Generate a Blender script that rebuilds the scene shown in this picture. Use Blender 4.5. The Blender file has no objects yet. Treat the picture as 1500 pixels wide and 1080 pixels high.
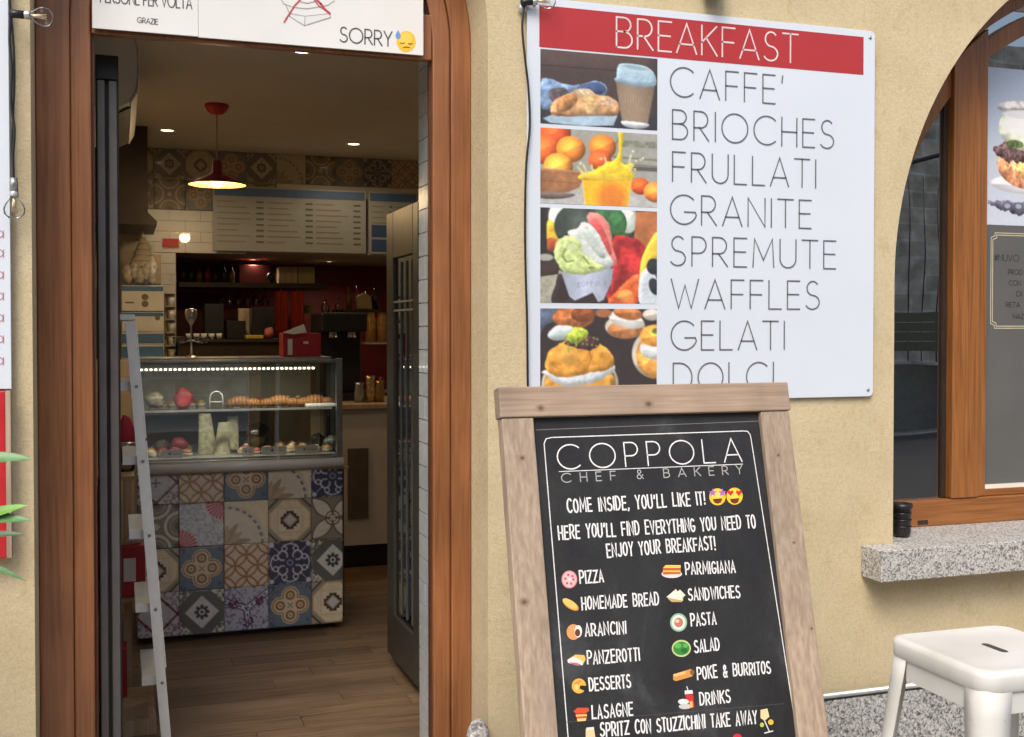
import bpy, bmesh, math, random
import numpy as np
from mathutils import Vector, Matrix
random.seed(7); RNG = np.random.default_rng(11)
S = bpy.context.scene; COL = S.collection

# ------------------------------------------------------------------ camera, sky, sun, exposure
F = 1670.0; YAW = math.radians(19.0); PITCH = math.radians(1.1); EYE = 1.42; DIST = 3.2
cam_d = bpy.data.cameras.new('camera'); cam = bpy.data.objects.new('camera', cam_d); COL.objects.link(cam)
cam_d.sensor_width = 36; cam_d.lens = 36 * F / 1500; cam_d.shift_y = -23 / 1500
cam_d.clip_start = .05; cam_d.clip_end = 400
cam.location = (0, -DIST, EYE); cam.rotation_euler = (math.pi / 2 - PITCH, 0, -YAW)
S.camera = cam
W = bpy.data.worlds.new('World'); S.world = W; W.use_nodes = True
nt = W.node_tree; bg = nt.nodes['Background']; sky = nt.nodes.new('ShaderNodeTexSky')
sky.sky_type = 'NISHITA'; sky.sun_disc = False
SUN_EL = math.radians(50); SUN_AZ = math.radians(212)
sky.sun_elevation = SUN_EL; sky.sun_rotation = SUN_AZ
sky.air_density = 1.0; sky.dust_density = 4.0; sky.ozone_density = .6
nt.links.new(sky.outputs[0], bg.inputs[0]); bg.inputs[1].default_value = .14
sd = bpy.data.lights.new('sun', 'SUN'); sd.energy = 1.15; sd.angle = math.radians(26); sd.color = (1, .96, .9)
sun = bpy.data.objects.new('sun', sd); COL.objects.link(sun)
sdir = Vector((math.sin(SUN_AZ) * math.cos(SUN_EL), math.cos(SUN_AZ) * math.cos(SUN_EL), math.sin(SUN_EL)))
sun.rotation_euler = (-sdir).to_track_quat('-Z', 'Y').to_euler(); sun.location = (0, -4, 9)
S.view_settings.view_transform = 'Standard'; S.view_settings.look = 'None'
S.view_settings.gamma = 1; S.view_settings.use_curve_mapping = False
S.view_settings.exposure = 0.62
S.cycles.use_denoising = True
S.cycles.max_bounces = 8; S.cycles.transparent_max_bounces = 12; S.cycles.caustics_reflective = False
S.cycles.caustics_refractive = False; S.cycles.sample_clamp_indirect = 6

# ------------------------------------------------------------------ measuring: photograph pixel -> point on a plane of the place
CM = Matrix.Rotation(-YAW, 3, 'Z') @ Matrix.Rotation(math.pi / 2 - PITCH, 3, 'X')
def ray(px, py): return CM @ Vector(((px - 750) / F, (517 - py) / F, -1))
def at(px, py, Y):
    d = ray(px, py); k = (Y + DIST) / d.y; return k * d.x, EYE + k * d.z
def ax(px, Y, py=485): return at(px, py, Y)[0]
def az(px, py, Y): return at(px, py, Y)[1]

# ------------------------------------------------------------------ helpers
def lin(c):
    c = np.asarray(c, dtype=float) / 255.0
    return np.where(c <= .04045, c / 12.92, ((c + .055) / 1.055) ** 2.4)
def L3(r, g, b): return tuple(float(v) for v in lin((r, g, b)))
class MB:
    def __init__(s): s.v = []; s.f = []; s.c = []; s.sm = []
    def add(s, vs, fs, col=None, smooth=False):
        b = len(s.v); s.v += [tuple(v) for v in vs]
        for f in fs: s.f.append([b + i for i in f]); s.c.append(col); s.sm.append(smooth)
        return s
    def box(s, x0, x1, y0, y1, z0, z1, col=None, m=None):
        vs = [Vector((x, y, z)) for z in (z0, z1) for y in (y0, y1) for x in (x0, x1)]
        if m is not None: vs = [m @ v for v in vs]
        return s.add(vs, [(0, 2, 3, 1), (4, 5, 7, 6), (0, 1, 5, 4), (1, 3, 7, 5), (3, 2, 6, 7), (2, 0, 4, 6)], col)
    def quad(s, a, b, c, d, col=None): return s.add([a, b, c, d], [(0, 1, 2, 3)], col)
    def tube(s, pts, r, n=10, col=None, cap=True):
        pts = [Vector(p) for p in pts]; rs = r if isinstance(r, (list, tuple)) else [r] * len(pts)
        vs = []; fs = []; prev = None
        for i, p in enumerate(pts):
            t = (pts[min(i + 1, len(pts) - 1)] - pts[max(i - 1, 0)]).normalized()
            a = prev if prev is not None else (Vector((0, 0, 1)) if abs(t.z) < .9 else Vector((1, 0, 0)))
            u = (a - t * a.dot(t)).normalized(); w = t.cross(u); prev = u
            for k in range(n):
                an = 2 * math.pi * k / n; vs.append(p + (u * math.cos(an) + w * math.sin(an)) * rs[i])
        for i in range(len(pts) - 1):
            for k in range(n):
                k2 = (k + 1) % n; fs.append((i * n + k, i * n + k2, (i + 1) * n + k2, (i + 1) * n + k))
        if cap: fs += [tuple(reversed(range(n))), tuple((len(pts) - 1) * n + k for k in range(n))]
        return s.add(vs, fs, col, True)
    def lathe(s, prof, cx=0, cy=0, cz=0, n=24, col=None, ax='z', m=None):
        vs = []; fs = []
        for r, h in prof:
            for k in range(n):
                a = 2 * math.pi * k / n; p = Vector((r * math.cos(a), r * math.sin(a), h))
                if ax == 'x': p = Vector((h, p.x, p.y))
                if ax == 'y': p = Vector((p.x, h, p.y))
                if m is not None: p = m @ p
                vs.append(p + Vector((cx, cy, cz)))
        for i in range(len(prof) - 1):
            for k in range(n):
                k2 = (k + 1) % n; fs.append((i * n + k, i * n + k2, (i + 1) * n + k2, (i + 1) * n + k))
        return s.add(vs, fs, col, True)
    def prism(s, poly, a, b, axis='y', col=None):
        def P(p, t): return {'y': (p[0], t, p[1]), 'x': (t, p[0], p[1]), 'z': (p[0], p[1], t)}[axis]
        n = len(poly); vs = [P(p, a) for p in poly] + [P(p, b) for p in poly]
        fs = [tuple(range(n)), tuple(reversed(range(n, 2 * n)))] + [(i, i + n, (i + 1) % n + n, (i + 1) % n) for i in range(n)]
        return s.add(vs, fs, col)
    def blob(s, cx, cy, cz, rx, ry, rz, n=14, col=None, j=0, m=None):
        prof = [(math.sin(math.pi * i / (n // 2)), -math.cos(math.pi * i / (n // 2))) for i in range(n // 2 + 1)]
        vs = []; fs = []
        for r, h in prof:
            for k in range(n):
                a = 2 * math.pi * k / n; q = 1 + random.uniform(-j, j)
                p = Vector((r * math.cos(a) * rx * q, r * math.sin(a) * ry * q, h * rz * (1 + random.uniform(-j, j) * .5)))
                if m is not None: p = m @ p
                vs.append(p + Vector((cx, cy, cz)))
        for i in range(len(prof) - 1):
            for k in range(n):
                k2 = (k + 1) % n; fs.append((i * n + k, i * n + k2, (i + 1) * n + k2, (i + 1) * n + k))
        return s.add(vs, fs, col, True)
    def mesh(s, name, mat, merge=True):
        me = bpy.data.meshes.new(name); me.from_pydata(s.v, [], s.f)
        me.polygons.foreach_set('use_smooth', np.array(s.sm, dtype=bool))
        if any(c is not None for c in s.c):
            at_ = me.color_attributes.new('Col', 'FLOAT_COLOR', 'CORNER')
            out = []
            for f, c in zip(s.f, s.c):
                c = c or (.8, .8, .8); out += [c[0], c[1], c[2], 1.0] * len(f)
            at_.data.foreach_set('color', out)
        me.materials.append(mat)
        bm = bmesh.new(); bm.from_mesh(me)
        if merge: bmesh.ops.remove_doubles(bm, verts=bm.verts, dist=1e-6)
        bmesh.ops.recalc_face_normals(bm, faces=bm.faces); bm.to_mesh(me); bm.free()
        return me
    def build(s, name, mat, parent=None, bevel=0, seg=2, merge=True, rec=True):
        if rec: me = s.mesh(name, mat, merge)
        else:
            me = bpy.data.meshes.new(name); me.from_pydata(s.v, [], s.f); me.polygons.foreach_set('use_smooth', np.array(s.sm, dtype=bool))
            if any(c is not None for c in s.c):
                at_ = me.color_attributes.new('Col', 'FLOAT_COLOR', 'CORNER'); out = []
                for f, c in zip(s.f, s.c):
                    c = c or (.8, .8, .8); out += [c[0], c[1], c[2], 1.0] * len(f)
                at_.data.foreach_set('color', out)
            me.materials.append(mat)
        o = bpy.data.objects.new(name, me); COL.objects.link(o)
        if parent is not None: o.parent = parent; o.matrix_parent_inverse = parent.matrix_world.inverted()
        if bevel:
            b = o.modifiers.new('b', 'BEVEL'); b.width = bevel; b.segments = seg; b.limit_method = 'ANGLE'; b.angle_limit = math.radians(40)
        return o
def tag(o, label, cat=None, group=None, kind=None):
    if label: o['label'] = label
    if cat: o['category'] = cat
    if group: o['group'] = group
    if kind: o['kind'] = kind
    return o
def empty(name, loc, label, cat, group=None):
    o = bpy.data.objects.new(name, None); COL.objects.link(o); o.location = loc; o.empty_display_size = .1
    o.matrix_world = Matrix.Translation(loc); bpy_v = None
    return tag(o, label, cat, group)
def copy_tree(o, parent=None, delta=None):
    c = o.copy(); COL.objects.link(c)
    if parent is not None: c.parent = parent
    for ch in [x for x in list(bpy.data.objects) if x.parent == o and x != c]: copy_tree(ch, c)
    return c

# ------------------------------------------------------------------ materials
def newmat(name):
    m = bpy.data.materials.new(name); m.use_nodes = True; t = m.node_tree
    return m, t, t.nodes['Principled BSDF']
def N(t, kind, **kw):
    n = t.nodes.new(kind)
    for k, v in kw.items():
        if k in n.inputs: n.inputs[k].default_value = v
        else: setattr(n, k, v)
    return n
def coord(t, sc=(1, 1, 1), rot=(0, 0, 0)):
    c = t.nodes.new('ShaderNodeTexCoord'); g = t.nodes.new('ShaderNodeNewGeometry'); mp = t.nodes.new('ShaderNodeMapping')
    mp.inputs['Scale'].default_value = sc; mp.inputs['Rotation'].default_value = rot
    t.links.new(g.outputs['Position'], mp.inputs['Vector']); return mp.outputs[0]
def ramp(t, fac, stops):
    r = t.nodes.new('ShaderNodeValToRGB'); e = r.color_ramp.elements
    while len(e) < len(stops): e.new(.5)
    for el, (p, c) in zip(e, stops): el.position = p; el.color = (*c, 1)
    t.links.new(fac, r.inputs[0]); return r.outputs[0]
def bump(t, b, h, strength=.3, dist=.002):
    n = N(t, 'ShaderNodeBump', Strength=strength, Distance=dist); t.links.new(h, n.inputs['Height']); t.links.new(n.outputs[0], b.inputs['Normal']); return n
def mixc(t, fac, a, b, mode='MIX'):
    n = t.nodes.new('ShaderNodeMix'); n.data_type = 'RGBA'; n.blend_type = mode
    for inp, v in ((n.inputs[0], fac), (n.inputs[6], a), (n.inputs[7], b)):
        if hasattr(v, 'is_linked'): t.links.new(v, inp)
        elif isinstance(v, (int, float)): inp.default_value = v
        else: inp.default_value = (*v, 1)
    return n.outputs[2]
def plain(name, col, rough=.5, metal=0, var=.12, nscale=14, bmp=0, spec=.5, coat=0):
    m, t, b = newmat(name); v = coord(t)
    n = N(t, 'ShaderNodeTexNoise', Scale=nscale, Detail=5); t.links.new(v, n.inputs['Vector'])
    lo = tuple(c * (1 - var) for c in col); hi = tuple(min(1, c * (1 + var)) for c in col)
    t.links.new(ramp(t, n.outputs[0], [(.3, lo), (.7, hi)]), b.inputs['Base Color'])
    b.inputs['Roughness'].default_value = rough; b.inputs['Metallic'].default_value = metal
    b.inputs['Specular IOR Level'].default_value = spec; b.inputs['Coat Weight'].default_value = coat
    r = t.nodes.new('ShaderNodeMapRange'); r.inputs[3].default_value = max(0, rough - .08); r.inputs[4].default_value = min(1, rough + .1)
    t.links.new(n.outputs[0], r.inputs[0]); t.links.new(r.outputs[0], b.inputs['Roughness'])
    if bmp: bump(t, b, n.outputs[0], bmp)
    return m
def emit(name, col, st):
    m, t, b = newmat(name); b.inputs['Emission Color'].default_value = (*col, 1); b.inputs['Emission Strength'].default_value = st
    b.inputs['Base Color'].default_value = (*col, 1); return m
def wood(name, c0, c1, c2, scale=1.0, axis='z', rough=.4, coat=.2, knots=0, bmp=.15, blotch=.5, pv=0):
    m, t, b = newmat(name)
    st = {'z': (17, 17, .55), 'x': (.55, 17, 17), 'y': (17, .55, 17)}[axis]
    oi = t.nodes.new('ShaderNodeObjectInfo'); v = coord(t, tuple(s * scale for s in st))
    ad = t.nodes.new('ShaderNodeVectorMath'); ad.operation = 'MULTIPLY_ADD'
    t.links.new(oi.outputs['Random'], ad.inputs[0]); ad.inputs[1].default_value = (31, 17, 23); t.links.new(v, ad.inputs[2])
    n1 = N(t, 'ShaderNodeTexNoise', Scale=1.1, Detail=4, Distortion=1.7); t.links.new(ad.outputs[0], n1.inputs['Vector'])
    wv = N(t, 'ShaderNodeMath', operation='MULTIPLY'); wv.inputs[1].default_value = 26; t.links.new(n1.outputs[0], wv.inputs[0])
    sn = N(t, 'ShaderNodeMath', operation='SINE'); t.links.new(wv.outputs[0], sn.inputs[0])
    n2 = N(t, 'ShaderNodeTexNoise', Scale=9, Detail=6); t.links.new(ad.outputs[0], n2.inputs['Vector'])
    mx = N(t, 'ShaderNodeMath', operation='MULTIPLY_ADD'); mx.inputs[1].default_value = .085; t.links.new(sn.outputs[0], mx.inputs[0]); t.links.new(n2.outputs[0], mx.inputs[2])
    base = ramp(t, mx.outputs[0], [(.3, c0), (.5, c1), (.72, c2)])
    n3 = N(t, 'ShaderNodeTexNoise', Scale=5.5, Detail=3); t.links.new(coord(t, (1, 1, .5)), n3.inputs['Vector'])
    base = mixc(t, blotch, base, ramp(t, n3.outputs[0], [(.35, (.62, .6, .6)), (.62, (1.15, 1.1, 1.05))]), 'MULTIPLY')
    if pv: base = mixc(t, pv, base, ramp(t, oi.outputs['Random'], [(0, (.35, .35, .35)), (1, (1.5, 1.5, 1.5))]), 'MULTIPLY')
    t.links.new(base, b.inputs['Base Color']); b.inputs['Roughness'].default_value = rough; b.inputs['Coat Weight'].default_value = coat
    b.inputs['Coat Roughness'].default_value = .25
    bump(t, b, mx.outputs[0], bmp, .001); return m
def m_stucco():
    m, t, b = newmat('stucco'); v = coord(t)
    n1 = N(t, 'ShaderNodeTexNoise', Scale=170, Detail=6, Roughness=.65); t.links.new(v, n1.inputs['Vector'])
    n2 = N(t, 'ShaderNodeTexNoise', Scale=4.5, Detail=6, Roughness=.6); t.links.new(v, n2.inputs['Vector'])
    n4 = N(t, 'ShaderNodeTexNoise', Scale=62, Detail=4, Roughness=.6); t.links.new(v, n4.inputs['Vector'])
    n3 = N(t, 'ShaderNodeTexNoise', Scale=30, Detail=2, Distortion=2.2); t.links.new(coord(t, (1, 1, .55)), n3.inputs['Vector'])
    base = ramp(t, n2.outputs[0], [(.3, (.58, .485, .30)), (.5, (.63, .53, .34)), (.68, (.67, .57, .38))])
    base = mixc(t, .7, base, ramp(t, n1.outputs[0], [(.33, (.80, .77, .7)), (.5, (1, 1, 1)), (.68, (1.06, 1.06, 1.06))]), 'MULTIPLY')
    base = mixc(t, .55, base, ramp(t, n4.outputs[0], [(.36, (.91, .88, .82)), (.56, (1.03, 1.03, 1.03))]), 'MULTIPLY')
    # hairline trowel scratches
    base = mixc(t, .6, base, ramp(t, n3.outputs[0], [(.492, (1, 1, 1)), (.5, (.84, .8, .72)), (.508, (1, 1, 1))]), 'MULTIPLY')
    n5 = N(t, 'ShaderNodeTexNoise', Scale=7, Detail=8, Roughness=.75); t.links.new(coord(t, (1, 1, .7)), n5.inputs['Vector'])
    base = mixc(t, .8, base, ramp(t, n5.outputs[0], [(.55, (1, 1, 1)), (.64, (.88, .85, .78)), (.72, (.76, .72, .63))]), 'MULTIPLY')
    # grime creeping up from the pavement
    g = t.nodes.new('ShaderNodeNewGeometry'); sp = t.nodes.new('ShaderNodeSeparateXYZ'); t.links.new(g.outputs['Position'], sp.inputs[0])
    mr = t.nodes.new('ShaderNodeMapRange'); mr.inputs[1].default_value = .2; mr.inputs[2].default_value = .45; mr.inputs[3].default_value = .5; mr.inputs[4].default_value = 0
    t.links.new(sp.outputs[2], mr.inputs[0]); mm = N(t, 'ShaderNodeMath', operation='MULTIPLY'); t.links.new(mr.outputs[0], mm.inputs[0]); t.links.new(n2.outputs[0], mm.inputs[1])
    base = mixc(t, mm.outputs[0], base, (.38, .31, .2))
    t.links.new(base, b.inputs['Base Color']); b.inputs['Roughness'].default_value = .95; b.inputs['Specular IOR Level'].default_value = .2
    ad = N(t, 'ShaderNodeMath', operation='MULTIPLY_ADD'); ad.inputs[1].default_value = 1.2; t.links.new(n4.outputs[0], ad.inputs[0]); t.links.new(n1.outputs[0], ad.inputs[2])
    bump(t, b, ad.outputs[0], .55, .003); return m
def m_granite(name='granite', a=(.52, .51, .48), d=(.06, .06, .065), sc=85):
    m, t, b = newmat(name); v = coord(t)
    n0 = N(t, 'ShaderNodeTexNoise', Scale=12, Detail=3); t.links.new(v, n0.inputs['Vector'])
    vv = t.nodes.new('ShaderNodeVectorMath'); vv.operation = 'MULTIPLY_ADD'; t.links.new(n0.outputs[1], vv.inputs[0]); vv.inputs[1].default_value = (.05, .05, .05); t.links.new(v, vv.inputs[2])
    n = N(t, 'ShaderNodeTexNoise', Scale=sc, Detail=5, Roughness=.65, Distortion=.5); t.links.new(vv.outputs[0], n.inputs['Vector'])
    n2 = N(t, 'ShaderNodeTexNoise', Scale=sc * 2.3, Detail=3); t.links.new(v, n2.inputs['Vector'])
    base = ramp(t, n.outputs[0], [(.37, d), (.44, (.23, .23, .23)), (.5, a), (.66, (.68, .66, .62))])
    base = mixc(t, .7, base, ramp(t, n2.outputs[0], [(.34, (.35, .34, .34)), (.48, (1, 1, 1))]), 'MULTIPLY')
    base = mixc(t, .3, base, ramp(t, n0.outputs[0], [(.3, (.8, .76, .68)), (.7, (1.05, 1.05, 1.05))]), 'MULTIPLY')
    t.links.new(base, b.inputs['Base Color']); b.inputs['Roughness'].default_value = .6; bump(t, b, n.outputs[0], .35, .0015); return m
def m_col(name, rough=.45, coat=0, spec=.5, noise=.06):
    m, t, b = newmat(name); a = t.nodes.new('ShaderNodeAttribute'); a.attribute_name = 'Col'
    n = N(t, 'ShaderNodeTexNoise', Scale=60, Detail=4); t.links.new(coord(t), n.inputs['Vector'])
    c = mixc(t, 1.0, a.outputs[0], ramp(t, n.outputs[0], [(.3, (1 - noise,) * 3), (.7, (1, 1, 1))]), 'MULTIPLY')
    t.links.new(c, b.inputs['Base Color']); b.inputs['Roughness'].default_value = rough; b.inputs['Coat Weight'].default_value = coat
    b.inputs['Specular IOR Level'].default_value = spec; return m
def m_glass(name, ior=1.5, tint=(.97, .98, .97), rough=0.0):
    m, t, b = newmat(name); t.nodes.remove(b); out = t.nodes['Material Output']
    tr = t.nodes.new('ShaderNodeBsdfTransparent'); tr.inputs[0].default_value = (*tint, 1)
    gl = t.nodes.new('ShaderNodeBsdfGlossy'); gl.inputs['Roughness'].default_value = rough; gl.inputs[0].default_value = (.95, .97, .97, 1)
    fr = t.nodes.new('ShaderNodeFresnel'); fr.inputs[0].default_value = ior
    n = N(t, 'ShaderNodeTexNoise', Scale=2.2, Detail=1); t.links.new(coord(t), n.inputs['Vector'])
    bp = N(t, 'ShaderNodeBump', Strength=.12, Distance=.01); t.links.new(n.outputs[0], bp.inputs['Height']); t.links.new(bp.outputs[0], gl.inputs['Normal'])
    mx = t.nodes.new('ShaderNodeMixShader'); t.links.new(fr.outputs[0], mx.inputs[0]); t.links.new(tr.outputs[0], mx.inputs[1]); t.links.new(gl.outputs[0], mx.inputs[2])
    t.links.new(mx.outputs[0], out.inputs[0]); return m
def m_chalk():
    m, t, b = newmat('chalkboard'); v = coord(t)
    n = N(t, 'ShaderNodeTexNoise', Scale=5, Detail=7, Roughness=.65, Distortion=.7); t.links.new(coord(t, (1, 1, .6), (0, .5, 0)), n.inputs['Vector'])
    n2 = N(t, 'ShaderNodeTexNoise', Scale=90, Detail=4); t.links.new(v, n2.inputs['Vector'])
    base = ramp(t, n.outputs[0], [(.4, (.018, .018, .02)), (.58, (.028, .029, .031)), (.75, (.07, .072, .075))])
    base = mixc(t, .35, base, ramp(t, n2.outputs[0], [(.35, (.7, .7, .7)), (.7, (1.3, 1.3, 1.3))]), 'MULTIPLY')
    t.links.new(base, b.inputs['Base Color']); b.inputs['Roughness'].default_value = .62; b.inputs['Specular IOR Level'].default_value = .35
    bump(t, b, n2.outputs[0], .1, .001); return m
def m_brick_like(name, c0, c1, mort, sx, sz):
    m, t, b = newmat(name); v = coord(t, (1, 1, 1), (math.pi / 2, 0, 0))
    br = N(t, 'ShaderNodeTexBrick', Scale=1.0); br.inputs['Color1'].default_value = (*c0, 1); br.inputs['Color2'].default_value = (*c1, 1); br.inputs['Mortar'].default_value = (*mort, 1)
    br.inputs['Brick Width'].default_value = sx; br.inputs['Row Height'].default_value = sz; br.inputs['Mortar Size'].default_value = .02
    n = N(t, 'ShaderNodeTexNoise', Scale=3, Detail=7); t.links.new(v, n.inputs['Vector']); t.links.new(v, br.inputs['Vector'])
    c = mixc(t, .8, br.outputs[0], ramp(t, n.outputs[0], [(.3, (.4, .4, .4)), (.7, (1.3, 1.3, 1.3))]), 'MULTIPLY')
    t.links.new(c, b.inputs['Base Color']); b.inputs['Roughness'].default_value = .9; return m

STUCCO = m_stucco(); GRANITE = m_granite(a=(.56, .55, .52), d=(.15, .15, .15), sc=120)
GRANITE_D = m_granite('granite_dark', (.42, .42, .41), (.05, .05, .055), 95)
DOORWOOD = wood('varnished_wood', (.225, .085, .030), (.285, .112, .041), (.33, .137, .052), 1.0, 'z', .42, .4, bmp=.04, blotch=.6)
WINWOOD = wood('window_wood', (.22, .080, .018), (.30, .112, .026), (.35, .138, .036), 1.0, 'z', .45, .3, bmp=.04, blotch=.25)
WINWOODX = wood('window_wood_across', (.22, .080, .018), (.30, .112, .026), (.35, .138, .036), 1.0, 'x', .45, .3, bmp=.04, blotch=.25)
RAWWOOD = wood('weathered_wood', (.33, .25, .18), (.395, .305, .225), (.46, .37, .28), .9, 'z', .85, 0, bmp=.3, blotch=.5)
RAWWOODX = wood('weathered_wood_across', (.31, .225, .16), (.37, .275, .20), (.43, .33, .25), .9, 'x', .85, 0, bmp=.3, blotch=.5)
FLOORW = wood('floor_wood', (.125, .078, .043), (.20, .13, .078), (.25, .17, .105), .7, 'x', .42, .1, bmp=.08, blotch=.35, pv=.35)
PALEWOOD = wood('pale_plywood', (.40, .29, .18), (.48, .36, .23), (.52, .41, .27), .7, 'z', .6, 0)
SIGNW = plain('sign_white', (.70, .765, .84), .32, var=.02, nscale=3)
PAPER = plain('paper_white', (.78, .78, .76), .45, var=.03, nscale=4)
PRINT = m_col('print', .38); PRINTM = m_col('print_matt', .75, spec=.25); TILE = m_col('glazed_tile', .22, coat=.3)
CHALK = m_chalk()
CHALKW = plain('chalk_paint', (.80, .80, .79), .8, var=.15, nscale=160)
INK = plain('ink_grey', (.135, .14, .155), .5, var=.05)
INK2 = plain('ink_dark', (.09, .09, .095), .5, var=.05)
GREYMETAL = plain('grey_profile', (.21, .19, .175), .4, .3, .1)
DARKMETAL = plain('dark_profile', (.045, .040, .036), .4, .3, .15)
ALU = plain('aluminium', (.62, .63, .62), .38, .75, .06, 25)
STEEL = plain('brushed_steel', (.42, .42, .41), .3, .9, .08, 40)
FSTEEL = plain('fridge_steel', (.075, .068, .055), .42, .35, .08, 12)
BLACK = plain('black_plastic', (.014, .014, .015), .35, 0, .1)
RED = plain('red_paint', (.50, .02, .025), .4, 0, .1); DRED = plain('dark_red_wall', (.17, .012, .012), .5, 0, .2, 4)
REDCARD = plain('red_card', (.42, .02, .035), .55, 0, .1)
CREAM = plain('cream_plastic', (.82, .77, .66), .35, 0, .04); CEIL = plain('ceiling_paint', (.66, .61, .54), .8, 0, .04, 3)
PLASTER = plain('plaster', (.55, .49, .40), .8, 0, .06, 4); WHITELAC = plain('white_laminate', (.62, .58, .52), .3, 0, .04)
DARKW = plain('dark_wood', (.035, .022, .015), .45, 0, .2); GLASSY = m_glass('clear_glass', 1.5, (.94, .96, .95)); CASEG = m_glass('case_glass', 2.1, (.93, .95, .94)); WINGLASS = m_glass('window_glass', 5.0, (.78, .80, .79))
BULBG = m_glass('bulb_glass', 1.16, (.985, .985, .975), .15); LEAF = plain('leaf_green', (.10, .27, .06), .4, 0, .35, 20)

# ------------------------------------------------------------------ stroke alphabet
def arc(cx, cy, rx, ry, a0, a1, n=16):
    return [(cx + rx * math.cos(math.radians(a0 + (a1 - a0) * i / n)), cy + ry * math.sin(math.radians(a0 + (a1 - a0) * i / n))) for i in range(n + 1)]
G = {
 'A': (.74, [[(0, 0), (.37, 1), (.74, 0)], [(.11, .3), (.63, .3)]]),
 'B': (.56, [[(0, 0), (0, 1), (.27, 1)] + arc(.27, .765, .24, .235, 90, -90, 10)[1:] + [(0, .53)], [(.27, .53)] + arc(.29, .265, .27, .265, 90, -90, 10) + [(0, 0)]]),
 'C': (.86, [arc(.5, .5, .5, .5, 47, 313, 26)]),
 'D': (.74, [[(0, 0), (0, 1), (.25, 1)] + arc(.25, .5, .49, .5, 90, -90, 18)[1:] + [(0, 0)]]),
 'E': (.48, [[(.48, 1), (0, 1), (0, 0), (.48, 0)], [(0, .52), (.44, .52)]]),
 'F': (.48, [[(.48, 1), (0, 1), (0, 0)], [(0, .5), (.44, .5)]]),
 'G': (.92, [arc(.5, .5, .5, .5, 45, 338, 26) + [(.92, .42), (.52, .42)]]),
 'H': (.6, [[(0, 0), (0, 1)], [(.6, 0), (.6, 1)], [(0, .5), (.6, .5)]]),
 'I': (0.02, [[(0.01, 0), (0.01, 1)]]),
 'J': (.36, [[(.36, 1), (.36, .2)] + arc(.18, .2, .18, .2, 0, -160, 8)[1:]]),
 'K': (.58, [[(0, 0), (0, 1)], [(.56, 1), (0, .42)], [(.17, .58), (.58, 0)]]),
 'L': (.48, [[(0, 1), (0, 0), (.48, 0)]]),
 'M': (.8, [[(0, 0), (.06, 1), (.4, .25), (.74, 1), (.8, 0)]]),
 'N': (.66, [[(0, 0), (0, 1), (.66, 0), (.66, 1)]]),
 'O': (1.0, [arc(.5, .5, .5, .5, 90, 450, 30)]),
 'P': (.52, [[(0, 0), (0, 1), (.26, 1)] + arc(.26, .72, .26, .28, 90, -90, 10)[1:] + [(0, .44)]]),
 'R': (.56, [[(0, 0), (0, 1), (.26, 1)] + arc(.26, .72, .26, .28, 90, -90, 10)[1:] + [(0, .44)], [(.22, .44), (.56, 0)]]),
 'S': (.54, [arc(.28, .75, .23, .25, 40, 270, 12) + arc(.26, .25, .28, .25, 90, -150, 12)[1:]]),
 'T': (.62, [[(0, 1), (.62, 1)], [(.31, 1), (.31, 0)]]),
 'U': (.62, [[(0, 1), (0, .31)] + arc(.31, .31, .31, .31, 180, 360, 12) + [(.62, 1)]]),
 'V': (.68, [[(0, 1), (.34, 0), (.68, 1)]]),
 'W': (1.0, [[(0, 1), (.27, 0), (.5, .8), (.73, 0), (1.0, 1)]]),
 'Y': (.6, [[(0, 1), (.3, .48), (.6, 1)], [(.3, .48), (.3, 0)]]),
 'Z': (.56, [[(0, 1), (.56, 1), (0, 0), (.56, 0)]]),
 '&': (.6, [[(.6, 0), (.12, .72)] + arc(.27, .8, .16, .2, 200, -20, 8) + [(.08, .38)] + arc(.24, .22, .2, .22, 140, 330, 8) + [(.58, .45)]]),
 '!': (.04, [[(.02, .3), (.02, 1)], [(.02, 0), (.02, .06)]]), "'": (.08, [[(.06, 1), (.03, .76)]]),
 ',': (.08, [[(.06, .06), (.01, -.12)]]), '.': (.04, [[(.02, 0), (.02, .05)]]), ' ': (.28, []),
 '#': (.5, [[(.1, 0), (.2, 1)], [(.34, 0), (.44, 1)], [(0, .33), (.5, .33)], [(.04, .68), (.54, .68)]]),
 '-': (.3, [[(0, .45), (.3, .45)]]),
}
def ribbon(mb, pts, w, mapf, col=None, closed=False):
    P = [Vector(p) for p in pts]; out = []
    q = [P[0]]
    for p in P[1:]:
        if (p - q[-1]).length > 1e-6: q.append(p)
    P = q
    if len(P) < 2: return
    closed = (P[0] - P[-1]).length < 1e-5
    n = len(P)
    Lf = []; Rt = []
    for i in range(n):
        a = P[i - 1] if i > 0 else (P[-2] if closed else None); b = P[i + 1] if i < n - 1 else (P[1] if closed else None)
        d1 = (P[i] - a).normalized() if a is not None else None; d2 = (b - P[i]).normalized() if b is not None else None
        if d1 is None: d1 = d2
        if d2 is None: d2 = d1
        nn = Vector((-(d1.y + d2.y), d1.x + d2.x))
        if nn.length < 1e-4: nn = Vector((-d1.y, d1.x))
        nn.normalize(); k = 1 / max(.45, nn.dot(Vector((-d1.y, d1.x))))
        e = Vector((0, 0))
        if a is None: e = -d2 * w * .4
        if b is None: e = d1 * w * .4
        Lf.append(P[i] + e + nn * w * .5 * k); Rt.append(P[i] + e - nn * w * .5 * k)
    vs = [mapf(p.x, p.y) for p in Lf] + [mapf(p.x, p.y) for p in Rt]
    mb.add(vs, [(i + n, i + 1 + n, i + 1, i) for i in range(n - 1)], col)
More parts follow.
